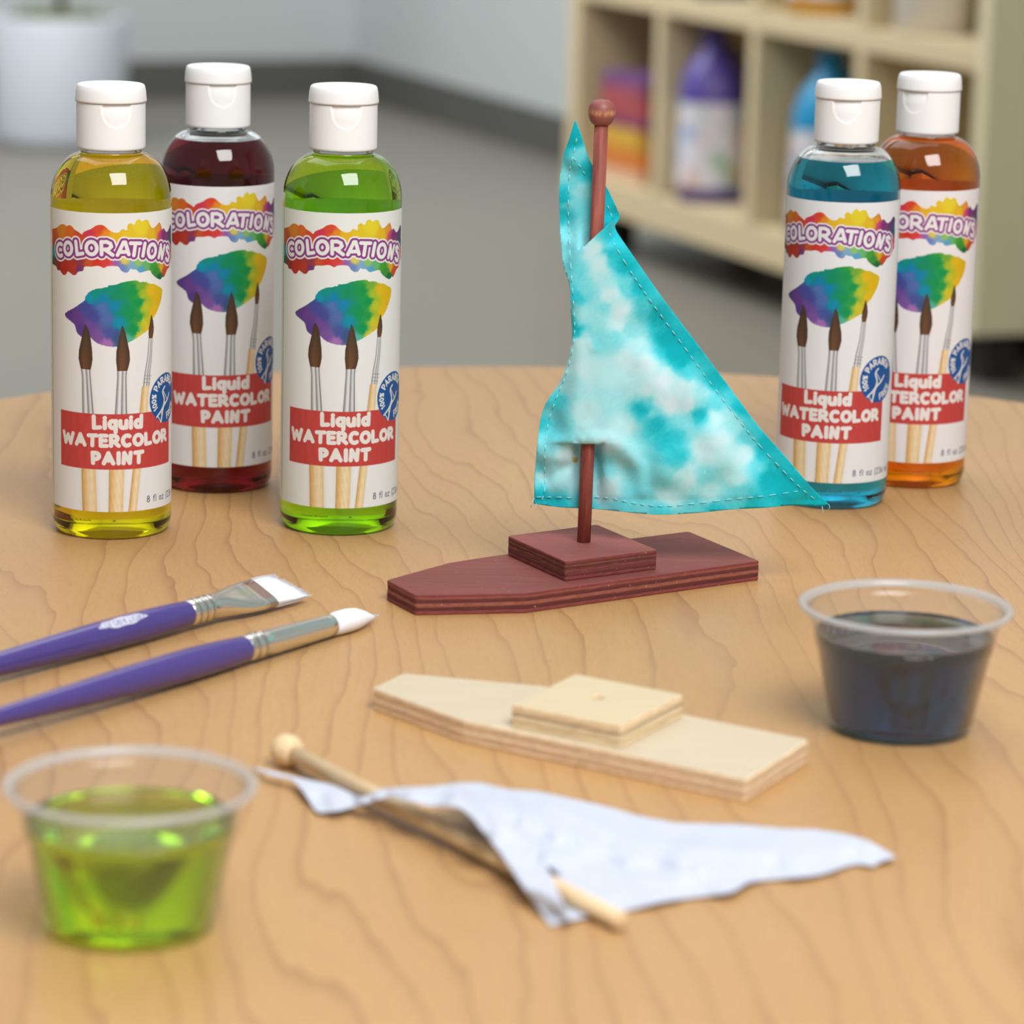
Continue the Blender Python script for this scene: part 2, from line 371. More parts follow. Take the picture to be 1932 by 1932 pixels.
# shelf unit, parallel to the right wall
SH0 = Vector((0.0835, 6.199, 0)); LSH = 1.555; DEP = 0.40; ZB = 0.08
sh = thing('shelf_unit', 'long pale birch cubby shelf unit on the floor at the right, holding paint jugs', 'shelf', SH0, atan2(dr.y, dr.x))
# local frame: +x along the front towards the camera, +y into the unit (towards the wall)
def shp(name, x0, x1, y0, y1, z0, z1, mat='birch'):
    v, f = box(x0, x1, y0, y1, z0, z1); return bevel(mesh(name, v, f, M[mat], sh, smooth=False), 0.002)
BT = 0.06; CH = 0.315; T_ = 0.036
zf = [ZB+BT]; 
shp('bottom_board', 0.001, LSH-0.035, 0, DEP, ZB, ZB+BT)
npit = (LSH-0.05)/4
rows = [(ZB+BT, ZB+BT+CH), (ZB+BT+CH+T_, ZB+BT+2*CH+T_)]
shp('side_panel', LSH-0.035, LSH, -0.001, DEP, ZB, rows[1][1], 'birch_side')
shp('side_panel', 0, 0.05, -0.001, DEP, ZB+BT, rows[1][1])
shp('shelf_board', 0.05, LSH-0.035, 0, DEP, rows[0][1], rows[1][0])
shp('top_board', 0, LSH, 0, DEP, rows[1][1], rows[1][1]+0.03)
for k in range(1, 4):
    for r0, r1 in rows:
        shp('divider', 0.03+k*npit-0.015, 0.03+k*npit+0.015, 0, DEP-0.01, r0, r1)
shp('back_panel', 0.03, LSH-0.03, DEP-0.01, DEP-0.001, ZB+BT, rows[1][1])
for x in (0.06, LSH-0.10):
    for y in (0.05, DEP-0.09): shp('foot', x, x+0.05, y, y+0.05, 0, ZB, 'dark')
RS = Matrix.Rotation(atan2(dr.y, dr.x), 4, 'Z')
def inshelf(x, y, z): return SH0 + (RS @ Vector((x, y, 0))) + Vector((0, 0, z))
def jug(x, y, z, mat, label, r=0.057, h=0.295, lab=True, rz=0.0):
    t = thing('paint_jug', label, 'jug', inshelf(x, y, z), rz, 'paint jugs on the cubby shelves')
    s = sweep([(0.0, r*0.9, r*0.8, 3, 0, 0), (0.004, r, r*0.9, 3, 0, 0), (h*0.60, r, r*0.9, 3, 0, 0), (h*0.70, r*0.94, r*0.84, 2.8, 0, 0), (h*0.80, r*0.72, r*0.64, 2.4, 0, 0), (h*0.88, r*0.42, r*0.4, 2, 0, 0), (h*0.91, r*0.34, r*0.34, 2, 0, 0), (h*0.93, r*0.34, r*0.34, 2, 0, 0)], 40)
    o = fix(mesh('jug_body', [(v[1], v[2], v[0]) for v in s[0]], s[1], M[mat], t))
    cp = lathe([(0, h), (r*0.36, h), (r*0.4, h*0.995), (r*0.4, h*0.93), (0, h*0.93)], 32); fix(mesh('cap', cp[0], cp[1], M[mat], t))
    hp = [(r*0.3, 0, h*0.86), (r*0.62, 0, h*0.88), (r*0.95, 0, h*0.8), (r*0.98, 0, h*0.7), (r*0.9, 0, h*0.64)]
    hv = tube(hp, 0.009, 10); mesh('handle', hv[0], hv[1], M[mat], t)
    if lab:
        s2 = sweep([(h*0.09, r+0.001, r*0.9+0.001, 3, 0, 0), (h*0.58, r+0.001, r*0.9+0.001, 3, 0, 0)], 40)
        mesh('label', [(v[1], v[2], v[0]) for v in s2[0]], s2[1][:-2], M['jlabel'], t)
    return t
c_ = lambda k: 0.03+(k+0.5)*npit
jug(0.495, 0.066, rows[0][0], 'jug_purple', 'large purple paint jug with white printed label in lower cubby')
jug(0.935, 0.066, rows[0][0], 'jug_blue', 'large bright blue paint jug behind the blue bottle on lower shelf')
jug(0.895, 0.066, rows[1][0], 'jug_amber', 'amber yellow paint jug cut by the top of the photo, upper cubby', lab=True)
jug(0.53, 0.066, rows[1][0], 'jug_navy', 'navy blue paint jug at the top of the photo, upper cubby', lab=True)
jug(1.255, 0.07, rows[1][0], 'jug_white', 'off-white paint jug in the nearest upper cubby above the orange bottle', lab=False)
zz = rows[0][0]
for i, (nm, hh, dx) in enumerate((('peach', 0.022, 0), ('orange', 0.038, 0.004), ('yellow', 0.036, -0.004), ('plum', 0.022, 0.002), ('crimson', 0.030, 0.005), ('magenta', 0.024, -0.002), ('violet', 0.020, 0.003))):
    v, f = box(-0.095, 0.095, 0, 0.24, 0, hh)
    o = bevel(mesh('paper_ream', v, f, M['sheet_'+nm], smooth=False, loc=inshelf(0.205+dx, 0.02, zz)), 0.002); o.rotation_euler = (0, 0, atan2(dr.y, dr.x)+dx*4)
    pos = ('bottom', 'second from bottom', 'third from bottom', 'fourth from bottom', 'fifth from bottom', 'second from top', 'top')[i]
    tag(o, '%s ream of craft paper, %s of the coloured pile in the left cubby' % (nm, pos), 'paper', 'coloured paper pile in the cubby')
    zz += hh

# planter
pc = on_floor(113, 272); pc.z = 0
pl = thing('potted_plant', 'large pale grey round planter with mossy soil on the floor at the left', 'plant', pc)
v, f = lathe([(0, 0), (0.135, 0), (0.145, 0.006), (0.150, 0.03), (0.154, 0.285), (0.151, 0.292), (0.143, 0.288), (0.140, 0.25), (0, 0.25)], 64); fix(mesh('pot', v, f, M['pot'], pl))
rnd = random.Random(4)
v, f = lathe([(0, 0.30), (0.05, 0.298), (0.09, 0.292), (0.125, 0.276), (0.141, 0.255), (0.0, 0.252)], 48)
v = [Vector(p)+Vector((0, 0, 0.012*noise.noise(Vector(p)*60))) for p in v]; mesh('moss', v, f, M['moss'], pl)
parts = []
for k in range(150):
    a = rnd.uniform(0, 2*pi); r = 0.13*sqrt(rnd.random()); x, y = r*cos(a), r*sin(a); L = rnd.uniform(0.015, 0.035); b = rnd.uniform(0, 2*pi)
    parts.append(([(x-0.003, y, 0.28), (x+0.003, y, 0.28), (x+0.012*cos(b), y+0.012*sin(b), 0.28+L)], [(0, 1, 2)]))
o = mesh('grass_tufts', *merge(parts), M['moss'], pl); o['kind'] = 'stuff'
v, f = tube([(0.004, 0, 0.26), (0.006, 0, 0.45), (-0.004, 0.005, 0.7), (0.004, 0, 0.95)], 0.011, 10); mesh('trunk', v, f, M['trunk'], pl)
parts = []
for k in range(90):
    a = rnd.uniform(0, 2*pi); el = rnd.uniform(-0.3, 1.2); L = rnd.uniform(0.10, 0.26); d = Vector((cos(a)*cos(el), sin(a)*cos(el), sin(el))); p = Vector((0, 0, rnd.uniform(0.75, 0.98)))
    s_ = d.cross(Vector((0, 0, 1))).normalized()*0.028; q = p+d*L
    parts.append(([p, p+d*L*0.5+s_, q, p+d*L*0.5-s_], [(0, 1, 2), (0, 2, 3)]))
o = mesh('foliage', *merge(parts), M['leaf'], pl); o['kind'] = 'stuff'

# ------------------------------------------------------------------ the table
tb = thing('table', 'maple-look laminate classroom table with a rounded far end, under everything', 'table', (0, 1.0, 0))
cx, cy, R0 = 0.0343, 1.3415, 0.3842
out = []
for k in range(61):
    a = radians(30+120*k/60); out.append((cx+R0*cos(a), cy+R0*sin(a)))
xL, yL = out[-1]; xR, yR = out[0]
left = [(xL-0.5*s_, yL-0.866*s_) for s_ in (0.1, 0.3, 0.5)] + [(-0.70, 0.75), (-0.74, 0.55), (-0.74, 0.25), (-0.70, 0.2)]
right = [(0.74, 0.2), (0.78, 0.25), (0.78, 0.55), (0.74, 0.75)] + [(xR+0.5*s_, yR-0.866*s_) for s_ in (0.5, 0.3, 0.1)]
poly = out + left + right
def prism(poly, z0, z1):
    n = len(poly); vs = [(x, y, z0) for x, y in poly]+[(x, y, z1) for x, y in poly]
    fs = [tuple(reversed(range(n))), tuple(range(n, 2*n))]+[(i, (i+1) % n, n+(i+1) % n, n+i) for i in range(n)]
    return vs, fs
v, f = prism([(x, y-1.0) for x, y in poly], TZ-0.027, TZ)
bevel(mesh('tabletop', v, f, [M['table'], M['edge']], tb, smooth=False), 0.0012)
v, f = prism([(x*0.985+0.0005, (y-1.0)*0.985) for x, y in poly], TZ-0.034, TZ-0.027)
mesh('underside_rim', v, f, M['edge'], tb, smooth=False)
for x, y in ((-0.45, -0.55), (0.5, -0.55), (-0.16, 0.42), (0.22, 0.42)):
    v, f = tube([(x, y, 0), (x, y, TZ-0.03)], 0.016, 16); mesh('leg', v, f, M['metal_leg'], tb)

# ------------------------------------------------------------------ label artwork, drawn on a fine vertex grid
U0, U1, V0, V1, STEP = -34.0, 37.0, 0.0, 120.0, 0.16
nu = int((U1-U0)/STEP)+1; nv = int((V1-V0)/STEP)+1
UU, VV = np.meshgrid(U0+np.arange(nu)*STEP, V0+np.arange(nv)*STEP)
ART = np.empty((nv, nu, 3)); ART[:] = np.array([247, 249, 252])
def uv(px, py):                              # the green bottle's printed front, unrolled (mm)
    c = 636+(930-py)*0.024; s_ = max(-0.985, min(0.985, (px-c)/110.5)); th = math.asin(s_)
    b = 14+(py-390)/550*5
    return 24*(th-radians(7)), (953.7-(py+b*(1-cos(th))))/4.636
def A2(x, y): return uv(510+x/6.9, 380+y/6.9)
def A3(x, y): return uv(500+x/4.83, 640+y/4.83)
def window(u0, u1, v0, v1):
    i0 = max(0, int((u0-U0)/STEP)-1); i1 = min(nu, int((u1-U0)/STEP)+3); j0 = max(0, int((v0-V0)/STEP)-1); j1 = min(nv, int((v1-V0)/STEP)+3)
    return slice(j0, j1), slice(i0, i1)
def blend(win, a, col):
    a = np.clip(a, 0, 1)[..., None]; ART[win] = ART[win]*(1-a)+np.asarray(col)*a
def stroke(pts, th, col, th2=None):
    n = len(pts)-1
    for k in range(n):
        (ax, ay), (bx, by) = pts[k], pts[k+1]
        t0 = th if th2 is None else th+(th2-th)*k/n; t1 = th if th2 is None else th+(th2-th)*(k+1)/n
        m = max(t0, t1)/2+0.3
        win = window(min(ax, bx)-m, max(ax, bx)+m, min(ay, by)-m, max(ay, by)+m)
        X = UU[win]; Y = VV[win]
        if X.size == 0: continue
        L2 = (bx-ax)**2+(by-ay)**2+1e-9; q = np.clip(((X-ax)*(bx-ax)+(Y-ay)*(by-ay))/L2, 0, 1)
        d = np.hypot(X-(ax+q*(bx-ax)), Y-(ay+q*(by-ay)))-(t0+(t1-t0)*q)/2
        blend(win, 0.5-d/STEP, col)
def inside(X, Y, P):
    c = np.zeros(X.shape, bool); n = len(P)
    for i in range(n):
        x1, y1 = P[i]; x2, y2 = P[i-1]
        if y1 == y2: continue
        k = (y1 > Y) != (y2 > Y); c ^= k & (X < (x2-x1)*(Y-y1)/(y2-y1)+x1)
    return c
def fill(P, col, alpha=1.0):
    xs = [p[0] for p in P]; ys = [p[1] for p in P]; win = window(min(xs), max(xs), min(ys), max(ys)); X = UU[win]; Y = VV[win]
    a = np.zeros(X.shape)
    for ox in (-0.33, 0, 0.33):
        for oy in (-0.33, 0, 0.33): a += inside(X+ox*STEP, Y+oy*STEP, P)
    c = col(X, Y) if callable(col) else col
    blend(win, a/9*alpha, c)
rg = np.random.RandomState(5)
def fnoise(X, Y, s_, seed):
    r = np.random.RandomState(seed); o = np.zeros(X.shape)
    for k in range(7):
        a = r.uniform(0, 2*pi); fr = s_*r.uniform(0.6, 1.9); o += np.sin(X*fr*cos(a)+Y*fr*sin(a)+r.uniform(0, 6.28))
    return o/4
def idwcol(pts, warp, pw, freq, seed):
    def f(X, Y):
        X2 = X+warp*fnoise(X, Y, freq, seed)+warp*0.5*fnoise(X, Y, freq*2.7, seed+1); Y2 = Y+warp*fnoise(X, Y, freq, seed+2)+warp*0.5*fnoise(X, Y, freq*2.7, seed+3)
        sw = 0; sc = 0
        for (x, y), c in pts:
            d = ((X2-x)**2+(Y2-y)**2+0.7)**(-pw/2); sw = sw+d; sc = sc+d[..., None]*np.array(c, float)
        return sc/sw[..., None]
    return f
sp_o = [(190, 440), (215, 400), (220, 330), (250, 318), (290, 300), (330, 265), (380, 270), (400, 290), (430, 275), (470, 290), (500, 330), (550, 360), (590, 390), (610, 360), (650, 340), (710, 315), (760, 280), (820, 265), (870, 280), (920, 325), (970, 355), (1020, 365), (1060, 350), (1080, 320), (1110, 322), (1150, 330), (1152, 270), (1190, 242), (1240, 262), (1260, 215), (1300, 192), (1335, 220), (1370, 200), (1410, 205), (1430, 250), (1450, 295), (1480, 300), (1520, 265), (1550, 232), (1570, 260), (1585, 320), (1605, 305), (1640, 355), (1670, 320), (1690, 262), (1702, 290), (1700, 400), (1708, 640), (1690, 700), (1665, 800), (1640, 830), (1610, 900), (1590, 930), (1575, 925), (1545, 958), (1490, 930), (1440, 880), (1420, 840), (1350, 855), (1290, 868), (1250, 830), (1210, 830), (1175, 820), (1150, 860), (1105, 868), (1060, 840), (1030, 795), (980, 785), (890, 790), (850, 812), (800, 790), (760, 785), (700, 795), (610, 798), (590, 850), (530, 862), (500, 900), (465, 905), (430, 880), (400, 862), (375, 900), (345, 908), (320, 880), (300, 850), (270, 845), (255, 800), (210, 770), (195, 720), (200, 620), (212, 560), (185, 500)]
sp_c = [((240, 420), (205, 85, 40)), ((340, 320), (225, 140, 40)), ((440, 330), (225, 110, 40)), ((560, 390), (215, 80, 45)), ((660, 380), (220, 60, 90)), ((820, 320), (230, 75, 50)), ((880, 380), (240, 150, 40)), ((1000, 400), (240, 190, 40)), ((1150, 380), (238, 205, 40)), ((1330, 300), (240, 220, 50)), ((1480, 380), (235, 195, 40)), ((1535, 330), (235, 160, 50)), ((1555, 380), (210, 70, 130)), ((1600, 380), (130, 55, 125)), ((1690, 320), (90, 60, 120)), ((1700, 380), (60, 90, 110)), ((215, 640), (30, 160, 190)), ((215, 720), (30, 90, 90)), ((270, 780), (150, 50, 30)), ((350, 820), (190, 50, 35)), ((480, 820), (195, 60, 35)), ((560, 750), (160, 60, 80)), ((540, 830), (120, 60, 130)), ((650, 750), (210, 90, 50)), ((760, 750), (220, 60, 50)), ((900, 730), (225, 70, 60)), ((940, 770), (225, 80, 140)), ((1000, 740), (150, 110, 190)), ((1080, 790), (110, 140, 215)), ((1200, 780), (130, 180, 225)), ((1100, 720), (230, 215, 100)), ((1280, 740), (150, 205, 110)), ((1300, 830), (90, 170, 225)), ((1380, 780), (110, 190, 120)), ((1450, 780), (70, 165, 60)), ((1500, 850), (60, 150, 60)), ((1540, 930), (20, 110, 65)), ((1565, 800), (225, 180, 40)), ((1600, 850), (210, 75, 40)), ((1660, 760), (205, 60, 50)), ((1690, 680), (200, 60, 80))]
fill([A2(*p) for p in catmull(sp_o, 3)], idwcol([(A2(*p), c) for p, c in sp_c], 0.35, 4.5, 1.1, 11))
sw_o = [(350, 1400), (400, 1360), (470, 1320), (540, 1270), (600, 1225), (610, 1180), (660, 1120), (740, 1080), (880, 1055), (900, 1035), (1000, 1020), (1080, 990), (1240, 968), (1290, 990), (1350, 985), (1420, 1010), (1470, 1015), (1520, 1045), (1560, 1070), (1567, 1120), (1555, 1200), (1530, 1280), (1490, 1380), (1440, 1460), (1400, 1560), (1380, 1600), (1300, 1660), (1240, 1700), (1180, 1735), (1120, 1765), (1060, 1790), (980, 1815), (860, 1808), (760, 1780), (700, 1740), (655, 1700), (600, 1720), (520, 1670), (490, 1630), (465, 1540), (400, 1480), (360, 1440)]
sw_c = [((400, 1400), (95, 65, 145)), ((500, 1450), (110, 70, 155)), ((620, 1300), (75, 80, 165)), ((560, 1580), (95, 65, 150)), ((650, 1550), (120, 80, 165)), ((750, 1700), (130, 90, 170)), ((850, 1770), (175, 120, 195)), ((700, 1420), (75, 80, 165)), ((820, 1300), (85, 120, 190)), ((880, 1450), (85, 115, 185)), ((900, 1650), (75, 90, 170)), ((1000, 1700), (60, 90, 140)), ((970, 1300), (0, 140, 190)), ((1020, 1500), (0, 150, 185)), ((650, 1195), (0, 160, 190)), ((820, 1200), (0, 140, 190)), ((760, 1130), (0, 155, 140)), ((900, 1100), (0, 150, 130)), ((1060, 1350), (0, 150, 110)), ((1000, 1150), (0, 150, 100)), ((1200, 1100), (10, 155, 80)), ((1150, 1400), (0, 155, 85)), ((1200, 1600), (0, 155, 90)), ((1280, 1250), (0, 155, 85)), ((1270, 1450), (30, 160, 80)), ((1290, 1050), (120, 180, 60)), ((1340, 1150), (180, 200, 50)), ((1350, 1300), (200, 205, 50)), ((1320, 1500), (215, 210, 50)), ((1280, 1680), (225, 210, 70)), ((1420, 1100), (235, 195, 30)), ((1500, 1200), (232, 190, 20)), ((1450, 1380), (235, 195, 30)), ((1380, 1580), (225, 200, 50)), ((1120, 1740), (90, 190, 170))]
swp = []
for i, p in enumerate(catmull(sw_o, 6)):
    n_ = noise.noise(Vector((i*0.9, 3, 1)))*9; swp.append(A2(p[0]+n_, p[1]+noise.noise(Vector((i*0.9, 8, 4)))*9))
fill(swp, idwcol([(A2(*p), c) for p, c in sw_c], 0.4, 4.2, 1.8, 21))
# printed paint brushes
def strip(rows_, ramp):
    """rows_: (px, py, half_px) down the photo; ramp: list of (t, colour) across."""
    R = [(uv(x, y), uv(x-h, y)[0], uv(x+h, y)[0]) for x, y, h in rows_]; R.sort(key=lambda q: q[0][1])
    vs_ = [q[0][1] for q in R]; l = [q[1] for q in R]; r = [q[2] for q in R]
    win = window(min(l), max(r), vs_[0], vs_[-1]); X = UU[win]; Y = VV[win]
    a = np.interp(Y, vs_, l); b = np.interp(Y, vs_, r); t = (X-a)/(b-a+1e-6)
    al = np.minimum(np.clip((X-a)/STEP+0.5, 0, 1), np.clip((b-X)/STEP+0.5, 0, 1))*((Y >= vs_[0]-STEP/2) & (Y <= vs_[-1]+STEP/2))
    c = np.stack([np.interp(t, [q[0] for q in ramp], [q[1][k] for q in ramp]) for k in range(3)], -1)
    return win, al, c, X, Y
def wood_strip(rows_):
    win, a, c, X, Y = strip([(x, y, h*1.5) for x, y, h in rows_], [(0, (247, 249, 252)), (0.5, (205, 200, 190)), (1, (247, 249, 252))]); blend(win, a*0.6, c)
    win, a, c, X, Y = strip(rows_, [(0, (205, 160, 95)), (0.18, (233, 190, 125)), (0.45, (246, 222, 175)), (0.7, (250, 232, 195)), (1, (238, 205, 150))]); blend(win, a, c*(1+0.03*fnoise(X, Y*0.2, 6, 3))[..., None])
metal = [(0, (120, 120, 128)), (0.12, (170, 170, 176)), (0.3, (245, 246, 248)), (0.45, (225, 228, 232)), (0.55, (130, 132, 140)), (0.66, (205, 208, 212)), (0.82, (238, 240, 242)), (0.93, (120, 122, 130)), (1, (170, 170, 175))]
def metal_strip(rows_):
    win, a, c, X, Y = strip([(x+1, y, h*1.5) for x, y, h in rows_], [(0, (247, 249, 252)), (0.5, (200, 200, 196)), (1, (247, 249, 252))]); blend(win, a*0.5, c)
    win, a, c, X, Y = strip(rows_, metal); blend(win, a, c)
def hair_strip(rows_):
    win, a, c, X, Y = strip(rows_, [(0, (78, 52, 34)), (0.35, (120, 82, 52)), (0.6, (112, 76, 50)), (1, (84, 56, 38))])
    tip = np.clip((Y-Y.min())/(Y.max()-Y.min()+1e-6), 0, 1)[..., None]
    c = c*(1+0.22*fnoise(X*4, Y*0.3, 5, 9))[..., None]; c = c*(1-0.75*tip**1.3)+np.array([62, 56, 50])*0.75*tip**1.3; blend(win, a, c)
wood_strip([(595.3, 866, 13.2), (595.3, 960, 13.4)]); wood_strip([(646.5, 866, 14), (642, 960, 13)]); wood_strip([(683.5, 866, 7.2), (672, 960, 7.6)])
metal_strip([(595, 683, 8.6), (596, 700, 8.0), (597.4, 775, 10.6)]); metal_strip([(661, 686, 9.0), (660, 700, 8.4), (656.5, 775, 11.4)])
metal_strip([(714, 626, 3.4), (711.5, 660, 4.0), (706.5, 692, 5.0), (703.5, 719, 5.8)])
for yy in (697, 703, 710): stroke([uv(698.5+ (710-yy)*0.2, yy), uv(710.5+(710-yy)*0.2, yy+0.6)], 0.25, (150, 150, 158))
wood_strip([(702.5, 717, 6.2), (696.5, 775, 7.4)])
hair_strip([(597, 603, 1.2), (598, 612, 4.5), (597.5, 630, 8.5), (596, 650, 11.8), (595.5, 666, 12.6), (595.5, 678, 10.5), (595.3, 685, 8.8)])
hair_strip([(663.5, 605, 1.2), (664, 615, 4.0), (663.5, 632, 8.0), (663.2, 652, 11.8), (663, 668, 12.6), (662, 681, 10.6), (661, 688, 9.2)])
hair_strip([(716.5, 585, 0.5), (716.6, 596, 2.8), (715.6, 609, 4.6), (714.8, 619, 4.4), (714.2, 627.5, 3.2)])
# red band
def rect(u0, u1, v0, v1, col): fill([(u0, v0), (u1, v0), (u1, v1), (u0, v1)], col)
rect(-26.6, 26.8, 17.3, 39.8, lambda X, Y: np.stack([206+0*X, 74+0*X, 72+0*X], -1)+(3*fnoise(X, Y*0.1, 3, 31))[..., None])
# letters as strokes
def el(cx, cy, rx, ry, a0, a1, n=14): return [(cx+rx*cos(radians(a0+(a1-a0)*k/n)), cy+ry*sin(radians(a0+(a1-a0)*k/n))) for k in range(n+1)]
G = {'W': (1.15, [[(0, 1), (.25, 0)], [(.25, 0), (.55, .8)], [(.55, .8), (.85, 0)], [(.85, 0), (1.12, 1)]]),
 'A': (.85, [[(0, 0), (.4, 1)], [(.4, 1), (.82, 0)], [(.18, .3), (.66, .3)]]), 'T': (.72, [[(0, .97), (.72, 1)], [(.36, .97), (.34, 0)]]),
 'E': (.55, [[(.02, 0), (0, 1)], [(0, 1), (.52, 1)], [(.02, .52), (.46, .52)], [(.02, 0), (.55, 0)]]),
 'F': (.5, [[(.02, 0), (0, 1)], [(0, 1), (.52, 1)], [(.02, .5), (.42, .5)]]),
 'R': (.68, [[(.02, 0), (0, 1)], [(0, 1)]+el(.28, .72, .3, .27, 90, -90)+[(.05, .45)], [(.25, .42), (.68, 0)]]),
 'P': (.6, [[(.04, 0), (0, 1)], [(0, 1)]+el(.25, .7, .32, .29, 90, -90)+[(.05, .4)]]),
 'B': (.6, [[(.02, 0), (0, 1)], [(0, 1)]+el(.24, .76, .26, .24, 90, -90)+[(.05, .52)], [(.05, .52)]+el(.26, .26, .3, .26, 90, -90)+[(.02, 0)]]),
 'C': (.68, [el(.4, .5, .38, .5, 55, 305)]), 'O': (.78, [el(.4, .5, .38, .48, 0, 360, 20)]), 'L': (.55, [[(.02, 1), (.04, 0)], [(.04, 0), (.54, .05)]]),
 'I': (.08, [[(.04, 0), (.04, 1)]]), 'N': (.66, [[(0, 0), (.06, 1)], [(.06, 1), (.56, 0)], [(.56, 0), (.64, 1)]]), 'S': (.5, [[(.48, .85), (.3, 1), (.08, .88), (.08, .66), (.4, .42), (.46, .2), (.28, 0), (.02, .12)]]),
 'i': (.08, [[(.04, 0), (.04, .62)], [(.04, .9), (.05, .92)]]), 'q': (.55, [el(.26, .33, .25, .31, 0, 360, 16), [(.53, .64), (.5, -.35)]]),
 'u': (.5, [[(0, .62)]+el(.24, .25, .24, .24, 180, 330)+[(.47, .3)], [(.5, .62), (.5, .02)]]), 'd': (.55, [el(.26, .32, .25, .31, 0, 360, 16), [(.55, 1), (.52, 0)]]),
 '8': (.5, [el(.25, .74, .2, .24, 0, 360, 14), el(.25, .26, .25, .26, 0, 360, 14)]), 'f': (.3, [[(.12, 0), (.12, .8), (.2, .98), (.32, .98)], [(0, .64), (.28, .64)]]),
 'l': (.05, [[(.02, 0), (.02, 1)]]), 'o': (.5, [el(.25, .32, .25, .32, 0, 360, 14)]), 'z': (.4, [[(0, .62), (.4, .62), (0, 0), (.4, 0)]]),
 '(': (.2, [el(.35, .4, .32, .7, 120, 240, 8)]), ')': (.2, [el(-.12, .4, .32, .7, 60, -60, 8)]), '2': (.5, [[(0, .8)]+el(.25, .74, .24, .26, 150, -20, 8)+[(0, 0), (.5, 0)]]),
 '3': (.5, [el(.22, .75, .24, .24, 140, -90, 10), el(.22, .26, .27, .26, 90, -140, 10)]), '6': (.5, [[(.42, .98), (.1, .6), (.02, .3)], el(.26, .27, .24, .27, 0, 360, 14)]),
 'm': (.8, [[(0, 0), (0, .62)], [(0, .4), (.1, .6), (.3, .6), (.38, .4), (.38, 0)], [(.38, .4), (.5, .6), (.68, .6), (.76, .4), (.76, 0)]]),
 '1': (.25, [[(0, .78), (.16, 1), (.16, 0)]]), '0': (.5, [el(.25, .5, .25, .5, 0, 360, 16)]), '%': (.6, [el(.13, .78, .12, .18, 0, 360, 10), el(.48, .22, .12, .18, 0, 360, 10), [(.52, 1), (.1, 0)]]), ' ': (.3, [])}
def text_strokes(s_, u0, u1, v, h, gap):
    tot = sum(G[c][0] for c in s_)+gap*(len(s_)-1); k = (u1-u0)/tot; x = u0; res = []
    for c in s_:
        for st_ in G[c][1]: res.append([(x+p[0]*k, v+p[1]*h) for p in st_])
        x += (G[c][0]+gap)*k
    return res
W_ = (246, 244, 242)
for s_, u0, u1, v_, h, gp, th in (('Liquid', -10.2, 9.3, 34.2, 4.5, .34, 1.72), ('WATERCOLOR', -24.6, 23.6, 27.0, 4.1, .34, 1.66), ('PAINT', -10.6, 9.8, 19.9, 4.1, .4, 1.75)):
    for q in text_strokes(s_, u0, u1, v_, h, gp): stroke(q, th, W_)
for q in text_strokes('8 fl oz (236 mL)'.replace('L', 'l'), 12.0, 35.5, 3.1, 2.5, .28): stroke(q, 0.36, (95, 90, 120))
# logo lettering
def e2(cx, cy, rx, ry, tilt=0, a0=0, a1=360, n=20):
    o = []
    for k in range(n+1):
        a = radians(a0+(a1-a0)*k/n); x = rx*cos(a); y = ry*sin(a); t_ = radians(tilt); o.append((cx+x*cos(t_)-y*sin(t_), cy+x*sin(t_)+y*cos(t_)))
    return o
LOGO = [e2(312, 588, 42, 78, 0, 300, 62), e2(412, 568, 45, 78), [(510, 478), (522, 642)], [(522, 642), (592, 630)], e2(703, 560, 66, 80), [(825, 480), (825, 640)],
        [(828, 482), (890, 480), (935, 500), (948, 538), (915, 572), (845, 578)], [(870, 578), (962, 646)], [(1100, 485), (1022, 646)], [(1122, 485), (1162, 636)], [(1055, 608), (1140, 604)], [(1100, 485), (1122, 485)],
        [(1188, 495), (1310, 496)], [(1248, 500), (1224, 650)], [(1366, 498), (1336, 655)], e2(1452, 592, 46, 84, 8), [(1565, 518), (1534, 678)], [(1565, 518), (1575, 690)], [(1575, 690), (1612, 528)],
        [(1664, 560), (1650, 535), (1636, 555), (1637, 590), (1658, 630), (1666, 670), (1655, 715), (1638, 715), (1626, 690)]]
LG = [[A2(*p) for p in s_] for s_ in LOGO]
for extra, col in ((3.0, (247, 248, 250)), (1.75, (146, 66, 146)), (0, (247, 248, 250))):
    for s_ in LG: stroke(s_, 1.5+extra, col)
# seal
SC = (23.3, 44.3)
fill([(SC[0]+10.05*cos(2*pi*k/60), SC[1]+10.05*sin(2*pi*k/60)) for k in range(60)], (24, 92, 168))
def arc_text(s_, a0, a1, rad, h, th, inward=False):
    tot = sum(G[c][0]+0.3 for c in s_)
    x = 0
    for c in s_:
        for q in G[c][1]:
            P = []
            for p in q:
                a = radians(a0+(a1-a0)*(x+p[0])/tot); r = rad+(h*p[1] if not inward else -h*p[1]); P.append((SC[0]+r*cos(a), SC[1]+r*sin(a)))
            stroke(P, th, W_)
        x += G[c][0]+0.3
arc_text('100%', 212, 160, 6.6, 2.2, 0.55); arc_text('PARABEN', 150, 32, 6.6, 2.4, 0.62); arc_text('FREE', -82, -18, 8.9, 2.4, 0.62, True)
sA = [A3(*p) for p in catmull([(1150, 378), (1130, 425), (1142, 500), (1122, 580), (1072, 655)], 5, False)]
sB = [A3(*p) for p in catmull([(1186, 440), (1168, 500), (1135, 560), (1122, 620), (1108, 700)], 5, False)]
stroke(sA, 0.75, W_); stroke(sB, 0.75, W_)
for i in (4, 7, 12, 16, 19): stroke([sA[i], sB[min(i+1, len(sB)-1)]], 0.4, W_)
art_lin = np.where(ART/255 <= 0.04045, ART/255/12.92, ((np.clip(ART, 0, 255)/255+0.055)/1.055)**2.4)

